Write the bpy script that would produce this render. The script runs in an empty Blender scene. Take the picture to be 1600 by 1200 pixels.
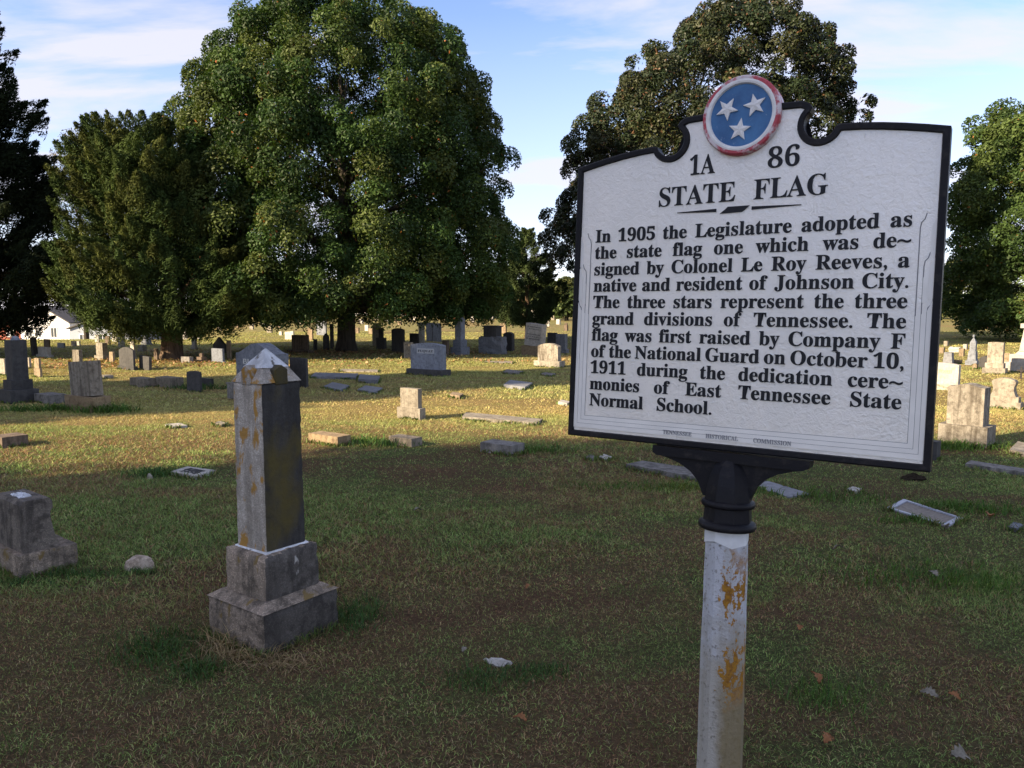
import bpy, bmesh, math, random
import numpy as np
from mathutils import Matrix, Vector

SC = bpy.context.scene
COL = SC.collection
rad = math.radians

# ------------------------------------------------------------------ camera, sky, sun, exposure
EYE = 1.6
FPX, HOR = 1200.0, 478.0                       # focal length in photo pixels, horizon row
PITCH = math.atan((600 - HOR) / FPX)
cam = bpy.data.cameras.new('camera')
cam.sensor_width = 36; cam.lens = 36 * FPX / 1600
cam.clip_start = 0.05; cam.clip_end = 3000
camo = bpy.data.objects.new('camera', cam)
camo.location = (0, 0, EYE); camo.rotation_euler = (math.pi / 2 - PITCH, 0, 0)
COL.objects.link(camo); SC.camera = camo

SUN_EL = rad(24); SUN_AZ = (-0.891, -0.454)    # horizontal direction towards the sun
SUN_STRENGTH = 5.0; SKY_STRENGTH = 0.108; CLOUD = 0.33
SC.view_settings.view_transform = 'Standard'; SC.view_settings.look = 'None'
SC.view_settings.exposure = 1.6; SC.view_settings.gamma = 1.0

sl = bpy.data.lights.new('sun', 'SUN'); sl.energy = SUN_STRENGTH; sl.angle = rad(0.55); sl.color = (1.0, 0.80, 0.54)
so = bpy.data.objects.new('sun', sl); COL.objects.link(so)
sd = Vector((SUN_AZ[0] * math.cos(SUN_EL), SUN_AZ[1] * math.cos(SUN_EL), math.sin(SUN_EL)))
so.rotation_euler = sd.to_track_quat('Z', 'Y').to_euler(); so.location = (-20, -10, 30)

W = bpy.data.worlds.new('World'); SC.world = W; W.use_nodes = True
wn = W.node_tree; wn.nodes.clear()
def wN(t, **k):
    n = wn.nodes.new(t)
    for a, b in k.items(): setattr(n, a, b)
    return n
sky = wN('ShaderNodeTexSky', sky_type='NISHITA', sun_disc=False, sun_elevation=SUN_EL,
         sun_rotation=math.atan2(SUN_AZ[0], SUN_AZ[1]), altitude=500, air_density=0.85, dust_density=0.15, ozone_density=2.5)
bg1 = wN('ShaderNodeBackground'); bg1.inputs[1].default_value = SKY_STRENGTH
bg2 = wN('ShaderNodeBackground'); bg2.inputs[0].default_value = (0.94, 0.92, 1.06, 1); bg2.inputs[1].default_value = CLOUD
tc = wN('ShaderNodeTexCoord'); sep = wN('ShaderNodeSeparateXYZ'); wn.links.new(tc.outputs['Generated'], sep.inputs[0])
mz = wN('ShaderNodeMath', operation='MAXIMUM'); mz.inputs[1].default_value = 0.0; wn.links.new(sep.outputs[2], mz.inputs[0])
az = wN('ShaderNodeMath', operation='ADD'); az.inputs[1].default_value = 0.13; wn.links.new(mz.outputs[0], az.inputs[0])
dx = wN('ShaderNodeMath', operation='DIVIDE'); dy = wN('ShaderNodeMath', operation='DIVIDE')
wn.links.new(sep.outputs[0], dx.inputs[0]); wn.links.new(az.outputs[0], dx.inputs[1])
wn.links.new(sep.outputs[1], dy.inputs[0]); wn.links.new(az.outputs[0], dy.inputs[1])
cb = wN('ShaderNodeCombineXYZ'); wn.links.new(dx.outputs[0], cb.inputs[0]); wn.links.new(dy.outputs[0], cb.inputs[1])
mp = wN('ShaderNodeMapping'); mp.inputs['Rotation'].default_value = (0, 0, 0.55); mp.inputs['Scale'].default_value = (0.7, 1.5, 1); mp.inputs['Location'].default_value = (9.3, 2.1, 0)
wn.links.new(cb.outputs[0], mp.inputs[0])
cn = wN('ShaderNodeTexNoise'); cn.inputs['Scale'].default_value = 1.0; cn.inputs['Detail'].default_value = 9; cn.inputs['Roughness'].default_value = 0.56; cn.inputs['Distortion'].default_value = 0.35
wn.links.new(mp.outputs[0], cn.inputs['Vector'])
cr = wN('ShaderNodeValToRGB'); cr.color_ramp.elements[0].position = 0.45; cr.color_ramp.elements[1].position = 0.57
cr.color_ramp.elements[0].color = (0, 0, 0, 1); cr.color_ramp.elements[1].color = (0.85, 0.85, 0.85, 1)
wn.links.new(cn.outputs[0], cr.inputs[0])
ms = wN('ShaderNodeMixShader'); wo = wN('ShaderNodeOutputWorld')
veil = wN('ShaderNodeMapRange'); veil.inputs[1].default_value = 0.0; veil.inputs[2].default_value = 0.34; veil.inputs[3].default_value = 0.66; veil.inputs[4].default_value = 0.0   # thin high cloud thickens towards the horizon
wn.links.new(mz.outputs[0], veil.inputs[0])
vm = wN('ShaderNodeMath', operation='MAXIMUM'); wn.links.new(veil.outputs[0], vm.inputs[0]); wn.links.new(cr.outputs[0], vm.inputs[1])
hue = wN('ShaderNodeMix', data_type='RGBA', blend_type='MULTIPLY'); hue.inputs[0].default_value = 1.0; hue.inputs[7].default_value = (1.06, 0.93, 0.93, 1)
wn.links.new(sky.outputs[0], hue.inputs[6])
wn.links.new(vm.outputs[0], ms.inputs[0]); wn.links.new(hue.outputs[2], bg1.inputs[0])
wn.links.new(bg1.outputs[0], ms.inputs[1]); wn.links.new(bg2.outputs[0], ms.inputs[2]); wn.links.new(ms.outputs[0], wo.inputs[0])

# ------------------------------------------------------------------ numbers: noise, terrain, pixel -> ground
def vnoise(x, y, scale, seed):
    g = np.random.default_rng(seed).random((256, 256))
    x = np.asarray(x, float) * scale + 7.3 * seed; y = np.asarray(y, float) * scale + 3.1 * seed
    xi = np.floor(x).astype(int); yi = np.floor(y).astype(int); fx = x - xi; fy = y - yi
    fx = fx * fx * (3 - 2 * fx); fy = fy * fy * (3 - 2 * fy)
    a = g[xi % 256, yi % 256]; b = g[(xi + 1) % 256, yi % 256]; c = g[xi % 256, (yi + 1) % 256]; d = g[(xi + 1) % 256, (yi + 1) % 256]
    return (a * (1 - fx) + b * fx) * (1 - fy) + (c * (1 - fx) + d * fx) * fy
def fbm(x, y, scale, seed, octv=4):
    s = 0; a = 1; t = 0
    for k in range(octv):
        s = s + a * vnoise(x, y, scale * 2 ** k, seed + k); t += a; a *= 0.55
    return s / t
def sstep(a, b, v):
    t = np.clip((np.asarray(v, float) - a) / (b - a), 0, 1); return t * t * (3 - 2 * t)
def height(x, y):                               # nearly flat; falls away beyond a crest on the far left
    x = np.asarray(x, float); y = np.asarray(y, float)
    q = x / np.maximum(y, 1.0)
    d = np.clip(y - 35, 0, None)
    drop = np.minimum(0.078 * d, 6.0) * (1 - sstep(-0.47, -0.33, q)) * sstep(0, 8, d)
    bump = (fbm(x, y, 0.35, 11, 3) - 0.5) * 0.045 * sstep(0, 3, np.hypot(x, y))
    return bump - drop
cR = np.array([1, 0, 0.0]); cF = np.array([0, math.cos(PITCH), -math.sin(PITCH)]); cU = np.array([0, math.sin(PITCH), math.cos(PITCH)])
def G(px, py):                                  # where the photo pixel meets the ground
    d = cF + cR * (px - 800) / FPX + cU * (600 - py) / FPX
    z = 0.0
    for _ in range(6):
        t = (z - EYE) / d[2]; x, y = d[0] * t, d[1] * t
        z = float(height(x, y))
    return np.array([x, y, z])
def depth(p):
    return float((np.asarray(p) - np.array([0, 0, EYE])) @ cF)

# ------------------------------------------------------------------ object helpers
def tag(o, label=None, cat=None, group=None, kind=None):
    if label: o['label'] = label
    if cat: o['category'] = cat
    if group: o['group'] = group
    if kind: o['kind'] = kind
    return o
def thing(name, label, cat, loc=(0, 0, 0), rotz=0.0, group=None):
    o = bpy.data.objects.new(name, None); COL.objects.link(o); o.empty_display_size = 0.2
    o.location = tuple(float(v) for v in loc); o.rotation_euler = (0, 0, rotz)
    return tag(o, label, cat, group)
def link(name, me, parent=None, mats=()):
    for m in mats: me.materials.append(m)
    o = bpy.data.objects.new(name, me); COL.objects.link(o)
    if parent: o.parent = parent
    return o
def bm_obj(name, bm, mats, parent=None, smooth=False, bevel=0.0, seg=1):
    if bevel > 0:
        bmesh.ops.bevel(bm, geom=[e for e in bm.edges if e.is_manifold and e.calc_face_angle(0) > 0.5], offset=bevel, segments=seg, affect='EDGES', profile=0.6)
    bmesh.ops.recalc_face_normals(bm, faces=bm.faces)
    me = bpy.data.meshes.new(name); bm.to_mesh(me); bm.free()
    if smooth:
        for p in me.polygons: p.use_smooth = True
    return link(name, me, parent, mats if isinstance(mats, (list, tuple)) else [mats])
def np_mesh(name, V, loops, starts, totals, col=None, smooth=False):
    me = bpy.data.meshes.new(name)
    me.vertices.add(len(V)); me.vertices.foreach_set('co', np.ascontiguousarray(V, np.float32).ravel())
    me.loops.add(len(loops)); me.loops.foreach_set('vertex_index', loops.astype(np.int32))
    me.polygons.add(len(starts)); me.polygons.foreach_set('loop_start', starts.astype(np.int32))
    me.polygons.foreach_set('loop_total', totals.astype(np.int32))
    if smooth: me.polygons.foreach_set('use_smooth', np.ones(len(starts), bool))
    me.update(calc_edges=True)
    if col is not None:
        a = me.attributes.new('tint', 'FLOAT_COLOR', 'POINT')
        c4 = np.ones((len(V), 4), np.float32); c4[:, :3] = col
        a.data.foreach_set('color', c4.ravel())
    return me
def add_box(bm, c, s, rot=None):
    r = bmesh.ops.create_cube(bm, size=1.0, matrix=Matrix.Translation(c) @ (rot or Matrix()) @ Matrix.Diagonal((s[0], s[1], s[2], 1)))
    return r['verts']
def add_prism(bm, pts, y0, y1):                 # outline in x,z extruded along y
    a = [bm.verts.new((x, y0, z)) for x, z in pts]; b = [bm.verts.new((x, y1, z)) for x, z in pts]
    n = len(pts)
    bm.faces.new(a); bm.faces.new(b[::-1])
    for i in range(n): bm.faces.new((a[(i + 1) % n], a[i], b[i], b[(i + 1) % n]))
    return a + b
def add_frustum(bm, w0, t0, w1, t1, z0, z1, cx=0, cy=0):
    v = [bm.verts.new((cx + sx * w / 2, cy + sy * t / 2, z)) for w, t, z in ((w0, t0, z0), (w1, t1, z1)) for sx, sy in ((-1, -1), (1, -1), (1, 1), (-1, 1))]
    for f in ((3, 2, 1, 0), (4, 5, 6, 7), (0, 1, 5, 4), (1, 2, 6, 5), (2, 3, 7, 6), (3, 0, 4, 7)): bm.faces.new([v[i] for i in f])
    return v
def add_lathe(bm, prof, n=16, off=0.0, cx=0, cy=0):
    rings = [[bm.verts.new((cx + r * math.cos(off + 2 * math.pi * k / n), cy + r * math.sin(off + 2 * math.pi * k / n), z)) for k in range(n)] for r, z in prof]
    for a, b in zip(rings, rings[1:]):
        for k in range(n): bm.faces.new((a[k], a[(k + 1) % n], b[(k + 1) % n], b[k]))
    bm.faces.new(rings[0][::-1]); bm.faces.new(rings[-1])
def tube_arrays(pts, radii, n=8):
    pts = np.array(pts, float); V = []; Fc = []
    for i, p in enumerate(pts):
        t = pts[min(i + 1, len(pts) - 1)] - pts[max(i - 1, 0)]; t /= np.linalg.norm(t) + 1e-9
        u = np.cross(t, (0.3, 1, 0.1)); u /= np.linalg.norm(u) + 1e-9; v = np.cross(t, u)
        for k in range(n):
            a = 2 * math.pi * k / n; V.append(p + radii[i] * (math.cos(a) * u + math.sin(a) * v))
    for i in range(len(pts) - 1):
        for k in range(n):
            Fc.append((i * n + k, i * n + (k + 1) % n, (i + 1) * n + (k + 1) % n, (i + 1) * n + k))
    Fc.append(tuple(range(n))[::-1]); Fc.append(tuple((len(pts) - 1) * n + k for k in range(n)))
    return V, Fc
def mathbold(s):                                # serif bold letters from the built-in font's mathematical alphabet
    o = ''
    for c in s:
        if 'A' <= c <= 'Z': o += chr(0x1D400 + ord(c) - 65)
        elif 'a' <= c <= 'z': o += chr(0x1D41A + ord(c) - 97)
        elif '0' <= c <= '9': o += chr(0x1D7CE + ord(c) - 48)
        else: o += c
    return o
def text_mesh(s, size, ext, offset=0.0, serif=True):
    cu = bpy.data.curves.new('lettering', 'FONT'); cu.body = mathbold(s) if serif else s
    cu.size = size; cu.extrude = ext; cu.offset = offset; cu.resolution_u = 3
    ob = bpy.data.objects.new('lettering', cu); COL.objects.link(ob)
    me = bpy.data.meshes.new_from_object(ob.evaluated_get(bpy.context.evaluated_depsgraph_get()))
    bpy.data.objects.remove(ob); bpy.data.curves.remove(cu)
    return me
def text_place(s, size, ext, x0, x1, z, y, offset=0.0, serif=True, sx=None, center=False):
    """vertices and faces of one word: x from x0 (to x1 when given), baseline z, front at y"""
    me = text_mesh(s, size, ext, offset, serif)
    co = np.array([v.co[:] for v in me.vertices]); fs = [tuple(p.vertices) for p in me.polygons]
    bpy.data.meshes.remove(me)
    lo, hi = co[:, 0].min(), co[:, 0].max()
    k = sx if sx else ((x1 - x0) / (hi - lo) if x1 is not None else 1.0)
    X = (co[:, 0] - lo) * k + x0
    if center: X -= (hi - lo) * k / 2
    return np.stack([X, y - co[:, 2], co[:, 1] + z], 1), fs, (hi - lo) * k

# ------------------------------------------------------------------ materials
class MB:
    def __init__(s, name):
        s.m = bpy.data.materials.new(name); s.m.use_nodes = True; s.t = s.m.node_tree
        s.b = s.t.nodes['Principled BSDF']; s.o = s.t.nodes['Material Output']
    def n(s, t, **k):
        x = s.t.nodes.new(t)
        for a, v in k.items(): setattr(x, a, v)
        return x
    def l(s, a, b): s.t.links.new(a, b)
    def vec(s, scale=(1, 1, 1), rand=True, generated=False):
        tc = s.n('ShaderNodeTexCoord'); mp = s.n('ShaderNodeMapping'); mp.inputs['Scale'].default_value = scale
        if rand:
            oi = s.n('ShaderNodeObjectInfo'); mu = s.n('ShaderNodeMath', operation='MULTIPLY'); mu.inputs[1].default_value = 37.0
            s.l(oi.outputs['Random'], mu.inputs[0])
            ad = s.n('ShaderNodeVectorMath', operation='ADD'); s.l(tc.outputs['Object'], ad.inputs[0]); s.l(mu.outputs[0], ad.inputs[1])
            s.l(ad.outputs[0], mp.inputs[0])
        else: s.l(tc.outputs['Object'], mp.inputs[0])
        return mp.outputs[0]
    def noise(s, v, scale, detail=4, rough=0.55, dist=0.0):
        x = s.n('ShaderNodeTexNoise'); x.inputs['Scale'].default_value = scale; x.inputs['Detail'].default_value = detail
        x.inputs['Roughness'].default_value = rough; x.inputs['Distortion'].default_value = dist; s.l(v, x.inputs['Vector']); return x.outputs[0]
    def ramp(s, f, a, b, ca=(0, 0, 0, 1), cb=(1, 1, 1, 1)):
        x = s.n('ShaderNodeValToRGB'); e = x.color_ramp.elements; e[0].position = a; e[1].position = b; e[0].color = ca; e[1].color = cb
        s.l(f, x.inputs[0]); return x.outputs[0]
    def mix(s, f, a, b, mode='MIX'):
        x = s.n('ShaderNodeMix', data_type='RGBA', blend_type=mode)
        for i, v in ((0, f), (6, a), (7, b)):
            if isinstance(v, (int, float)): x.inputs[i].default_value = v
            elif isinstance(v, (tuple, list)): x.inputs[i].default_value = tuple(v) + ((1,) if len(v) == 3 else ())
            else: s.l(v, x.inputs[i])
        return x.outputs[2]
    def math(s, op, a, b=None):
        x = s.n('ShaderNodeMath', operation=op)
        for i, v in ((0, a), (1, b)):
            if v is None: continue
            if isinstance(v, (int, float)): x.inputs[i].default_value = v
            else: s.l(v, x.inputs[i])
        return x.outputs[0]
    def bump(s, h, strength=0.3, dist=0.01, prev=None):
        x = s.n('ShaderNodeBump'); x.inputs['Strength'].default_value = strength; x.inputs['Distance'].default_value = dist
        s.l(h, x.inputs['Height'])
        if prev is not None: s.l(prev, x.inputs['Normal'])
        return x.outputs[0]
    def done(s, color=None, rough=0.8, spec=0.3, normal=None, metal=0.0):
        if color is not None:
            if isinstance(color, (tuple, list)): s.b.inputs['Base Color'].default_value = tuple(color) + ((1,) if len(color) == 3 else ())
            else: s.l(color, s.b.inputs['Base Color'])
        if isinstance(rough, (int, float)): s.b.inputs['Roughness'].default_value = rough
        else: s.l(rough, s.b.inputs['Roughness'])
        s.b.inputs['Specular IOR Level'].default_value = spec; s.b.inputs['Metallic'].default_value = metal
        if normal is not None: s.l(normal, s.b.inputs['Normal'])
        return s.m

def stone_mat(name, base, dark, lichen=None, streak=0.5, lich_at=0.62, rough=0.9, bump=0.5, speck=0.25, lich_scale=9, fs=75, blotch=1.0):
    M = MB(name); v = M.vec()
    big = M.noise(v, 3.2, 6, 0.62); fine = M.noise(v, fs, 4, 0.65); mid = M.noise(v, 16, 5, 0.65)
    c = M.mix(M.ramp(big, 0.36, 0.66), base, tuple(0.55 * a + 0.45 * b for a, b in zip(base, dark)))
    sv = M.vec((9, 9, 0.8)); st = M.noise(sv, 1.6, 5, 0.6, 0.3)
    c = M.mix(M.math('MULTIPLY', M.ramp(st, 0.46, 0.62), min(1, streak * 1.25)), c, dark)
    c = M.mix(M.math('MULTIPLY', M.ramp(mid, 0.48, 0.62), (speck + 0.30) * blotch), c, tuple(0.6 * x for x in dark))
    c = M.mix(M.math('MULTIPLY', M.ramp(fine, 0.54, 0.66), speck), c, tuple(min(0.8, 1.5 * x) for x in base))
    c = M.mix(M.math('MULTIPLY', M.ramp(fine, 0.46, 0.34), speck), c, tuple(0.5 * x for x in dark))
    if lichen:
        ln = M.noise(M.vec((1, 1, 0.55)), lich_scale, 5, 0.6, 0.2)
        c = M.mix(M.math('MULTIPLY', M.ramp(ln, lich_at, lich_at + (0.05 if lich_scale > 6 else 0.16)), 0.92), c, lichen)
    oi = M.n('ShaderNodeObjectInfo'); br = M.math('ADD', M.math('MULTIPLY', oi.outputs['Random'], 0.3), 0.85)
    c = M.mix(1.0, c, br, 'MULTIPLY')
    nb = M.bump(mid, bump, 0.012); nb = M.bump(fine, bump * 0.7, 0.003, nb)
    return M.done(c, rough, 0.25, nb)

MS = {
    'marble': stone_mat('weathered_marble', (0.33, 0.30, 0.25), (0.085, 0.07, 0.052), None, 0.65),
    'pale': stone_mat('pale_stone', (0.37, 0.335, 0.275), (0.13, 0.11, 0.085), None, 0.4),
    'white': stone_mat('white_marble', (0.46, 0.44, 0.40), (0.22, 0.20, 0.175), None, 0.25, speck=0.08),
    'tan': stone_mat('tan_limestone', (0.34, 0.265, 0.18), (0.12, 0.088, 0.055), None, 0.45),
    'rough': stone_mat('rough_sandstone', (0.33, 0.25, 0.15), (0.13, 0.085, 0.05), None, 0.3, bump=1.0),
    'granite': stone_mat('grey_granite', (0.22, 0.23, 0.25), (0.10, 0.10, 0.11), None, 0.15, rough=0.6, bump=0.12, speck=0.2),
    'blue': stone_mat('blue_grey_granite', (0.24, 0.26, 0.30), (0.10, 0.11, 0.13), None, 0.3, rough=0.7, bump=0.2),
    'dark': stone_mat('dark_granite', (0.07, 0.068, 0.066), (0.028, 0.028, 0.030), None, 0.3, rough=0.7, bump=0.3, speck=0.12),
    'brown': stone_mat('brown_stone', (0.20, 0.15, 0.11), (0.06, 0.045, 0.035), None, 0.5),
    'block': stone_mat('mossy_block', (0.27, 0.23, 0.18), (0.09, 0.08, 0.06), (0.12, 0.13, 0.05), 0.5, 0.66, bump=0.8),
    'grey': stone_mat('grey_stone', (0.26, 0.245, 0.225), (0.08, 0.075, 0.07), None, 0.55),
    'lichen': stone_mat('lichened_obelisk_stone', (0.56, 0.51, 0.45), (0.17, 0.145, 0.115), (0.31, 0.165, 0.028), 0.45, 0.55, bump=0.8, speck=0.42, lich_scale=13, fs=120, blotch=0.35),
    'algae_shade': stone_mat('algae_shaded_stone', (0.066, 0.063, 0.060), (0.024, 0.023, 0.022), (0.080, 0.064, 0.020), 0.5, 0.50, bump=0.8, speck=0.3, lich_scale=4.0, fs=120, blotch=0.5),  # olive algae film plus painted-in shade, for faces turned from the sun
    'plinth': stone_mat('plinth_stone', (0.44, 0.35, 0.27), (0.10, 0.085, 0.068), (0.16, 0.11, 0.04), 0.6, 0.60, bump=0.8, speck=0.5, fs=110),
    'plinthshade': stone_mat('plinth_shaded_stone', (0.14, 0.125, 0.11), (0.045, 0.04, 0.036), (0.38, 0.36, 0.33), 0.5, 0.67, bump=0.8, speck=0.4, fs=110),  # shaded copy of the plinth stone for the right-hand faces
    'cap': stone_mat('white_crust', (0.74, 0.76, 0.80), (0.34, 0.35, 0.36), (0.12, 0.11, 0.10), 0.35, 0.63, bump=0.8, speck=0.1, lich_scale=16),
    'footstone': stone_mat('dark_weathered_headstone', (0.24, 0.205, 0.17), (0.06, 0.052, 0.046), (0.36, 0.34, 0.31), 0.65, 0.66, bump=0.9, speck=0.4, fs=100),
}
def plain_mat(name, col, rough=0.6, spec=0.3, var=0.12, scale=20, bump=0.1, metal=0.0):
    M = MB(name); v = M.vec(); n = M.noise(v, scale, 4)
    c = M.mix(M.ramp(n, 0.3, 0.7), tuple(x * (1 - var) for x in col), tuple(min(1, x * (1 + var)) for x in col))
    return M.done(c, rough, spec, M.bump(n, bump, 0.004), metal)

def leaf_mat(name, gloss=0.35, rough=0.5, trans=0.25):
    M = MB(name); at = M.n('ShaderNodeAttribute', attribute_name='tint')
    M.done(None, rough, gloss); M.l(at.outputs['Color'], M.b.inputs['Base Color'])
    tr = M.n('ShaderNodeBsdfTranslucent'); mx = M.n('ShaderNodeMixShader'); mx.inputs[0].default_value = trans
    cc = M.mix(1.0, at.outputs['Color'], (1.2, 1.3, 0.5), 'MULTIPLY'); M.l(cc, tr.inputs[0])
    M.l(M.b.outputs[0], mx.inputs[1]); M.l(tr.outputs[0], mx.inputs[2]); M.l(mx.outputs[0], M.o.inputs[0])
    return M.m
LEAF = leaf_mat('leaves', 0.16, 0.55, 0.2); CEDAR = leaf_mat('cedar_sprays', 0.08, 0.8, 0.12); MAGN = leaf_mat('magnolia_leaves', 0.25, 0.5, 0.08)
GRASSM = leaf_mat('grass_blades', 0.12, 0.7, 0.2)
def bark_mat(name, a, b):
    M = MB(name); v = M.vec((1, 1, 0.16)); n = M.noise(v, 9, 6, 0.65, 0.6); n2 = M.noise(M.vec(), 1.2, 3)
    c = M.mix(M.ramp(n, 0.35, 0.65), a, b); c = M.mix(M.math('MULTIPLY', M.ramp(n2, 0.4, 0.7), 0.4), c, (0.10, 0.095, 0.08))
    return M.done(c, 0.95, 0.1, M.bump(n, 0.9, 0.04))
BARK = bark_mat('oak_bark', (0.028, 0.024, 0.020), (0.085, 0.072, 0.058)); CBARK = bark_mat('cedar_bark', (0.05, 0.032, 0.022), (0.17, 0.115, 0.08))

# ------------------------------------------------------------------ the ground and its grass
def dry_share(x, y):
    a = fbm(x * 0.6, y * 1.3, 0.75, 25, 4); b = fbm(x * 0.7, y * 1.2, 1.9, 31, 4); c = fbm(x, y, 5.0, 33, 3)
    return np.clip(sstep(0.445, 0.60, 0.50 * a + 0.32 * b + 0.18 * c + 0.055 * (1 - sstep(3.0, 6.5, y))) * (1 - 0.45 * sstep(14, 18, y)), 0, 1)
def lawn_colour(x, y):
    """turf colour with the sunlit band painted in: green patches, dry straw, bare soil"""
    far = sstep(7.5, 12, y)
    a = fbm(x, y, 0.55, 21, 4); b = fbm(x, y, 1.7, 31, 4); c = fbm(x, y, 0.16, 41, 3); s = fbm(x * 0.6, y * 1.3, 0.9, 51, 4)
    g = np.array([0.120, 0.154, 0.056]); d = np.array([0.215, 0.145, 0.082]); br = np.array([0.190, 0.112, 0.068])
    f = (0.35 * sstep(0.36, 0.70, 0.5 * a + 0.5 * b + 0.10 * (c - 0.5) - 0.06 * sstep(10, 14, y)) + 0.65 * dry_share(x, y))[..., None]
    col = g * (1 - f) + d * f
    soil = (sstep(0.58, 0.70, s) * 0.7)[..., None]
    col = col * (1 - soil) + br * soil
    sun_yel = np.array([0.335, 0.272, 0.105])  # brighter yellow stands in for sun on the farther lawn
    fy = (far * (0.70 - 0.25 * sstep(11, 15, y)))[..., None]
    return col * (1 - fy) + sun_yel * fy, soil[..., 0]
def axis(lo, hi, step, far_lo, far_hi, grow=1.13):
    core = list(np.arange(lo, hi + 1e-6, step)); s = step; p = hi; up = []
    while p < far_hi: s *= grow; p += s; up.append(p)
    s = step; p = lo; dn = []
    while p > far_lo: s *= grow; p -= s; dn.append(p)
    return np.array(dn[::-1] + core + up)
gx = axis(-9, 11, 0.08, -700, 700); gy = axis(1.5, 14, 0.08, -300, 1400)
X, Y = np.meshgrid(gx, gy, indexing='xy'); nx, ny = len(gx), len(gy)
Vg = np.stack([X, Y, height(X, Y)], -1).reshape(-1, 3)
cg, _ = lawn_colour(X, Y); cg = (cg * (0.72 + 0.33 * sstep(8, 11, Y))[..., None]).reshape(-1, 3)  # shade between near blades and the sunlit band painted into the tint
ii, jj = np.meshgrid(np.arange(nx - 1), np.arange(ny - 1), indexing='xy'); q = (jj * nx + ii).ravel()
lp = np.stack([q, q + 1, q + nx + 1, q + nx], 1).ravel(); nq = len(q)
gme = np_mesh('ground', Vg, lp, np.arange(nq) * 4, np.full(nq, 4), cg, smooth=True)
M = MB('turf'); at = M.n('ShaderNodeAttribute', attribute_name='tint'); v = M.vec(rand=False)
n1 = M.noise(v, 38, 5, 0.7); n2 = M.noise(v, 140, 3, 0.7); n3 = M.noise(v, 7, 5, 0.6)
c = M.mix(1.0, at.outputs['Color'], M.ramp(n1, 0.25, 0.75, (0.32, 0.32, 0.32, 1), (1.25, 1.2, 1.1, 1)), 'MULTIPLY')
c = M.mix(M.math('MULTIPLY', M.ramp(n3, 0.52, 0.7), 0.35), c, (0.09, 0.06, 0.035))
TURF = M.done(c, 0.95, 0.1, M.bump(n2, 0.8, 0.02, M.bump(n1, 0.8, 0.03)))
tag(link('ground', gme, None, [TURF]), kind='structure')

BASES = []                                      # foot outlines: a fringe of longer blades grows there
SKIP = []                                       # flat stones: quads where no blade grows
def in_skip(x, y):
    m = np.zeros(len(x), bool)
    for Q in SKIP:
        ins = np.ones(len(x), bool); A = 0
        for i in range(len(Q)):
            A += Q[i][0] * Q[(i + 1) % len(Q)][1] - Q[(i + 1) % len(Q)][0] * Q[i][1]
        for i in range(len(Q)):
            a, b = Q[i], Q[(i + 1) % len(Q)]
            cr_ = (b[0] - a[0]) * (y - a[1]) - (b[1] - a[1]) * (x - a[0])
            ins &= (cr_ * np.sign(A) > 0)
        m |= ins
    return m
def blades(x, y, h, w, lean, col, rng, fine):
    n = len(x); z = height(x, y) - 0.004
    az_ = rng.random(n) * 2 * math.pi; dirx, diry = np.cos(az_), np.sin(az_)
    fa = rng.random(n) * math.pi; wx, wy = np.cos(fa) * w / 2, np.sin(fa) * w / 2
    base = np.stack([x, y, z], 1); side = np.stack([wx, wy, 0 * wx], 1)
    d = np.stack([dirx * lean * h, diry * lean * h, h * (1 - 0.35 * lean)], 1)
    tip = base + d
    if fine:
        mid = base + d * 0.5 + np.stack([0 * h, 0 * h, h * 0.16], 1) - d * np.array([0.18, 0.18, 0])
        V = np.stack([base - side, base + side, mid + side * 0.8, mid - side * 0.8, tip], 1).reshape(-1, 3)
        k = np.arange(n)[:, None] * 5
        lp = np.concatenate([k + np.array([[0, 1, 2, 3]]), k + np.array([[3, 2, 4]])], 1).ravel()
        st = (np.arange(n)[:, None] * 7 + np.array([[0, 4]])).ravel(); tt = np.tile([4, 3], n); m = 5
    else:
        V = np.stack([base - side, base + side, tip], 1).reshape(-1, 3)
        lp = np.arange(n * 3); st = np.arange(n) * 3; tt = np.full(n, 3); m = 3
    return V, lp, st, tt, np.repeat(col, m, 0)
def merge(parts):
    Vs, Ls, Ss, Ts, Cs = [], [], [], [], []; vo = lo = 0
    for V, lp, st, tt, cc in parts:
        Vs.append(V); Ls.append(lp + vo); Ss.append(st + lo); Ts.append(tt); Cs.append(cc); vo += len(V); lo += len(lp)
    return [np.concatenate(a) for a in (Vs, Ls, Ss, Ts, Cs)]
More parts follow.
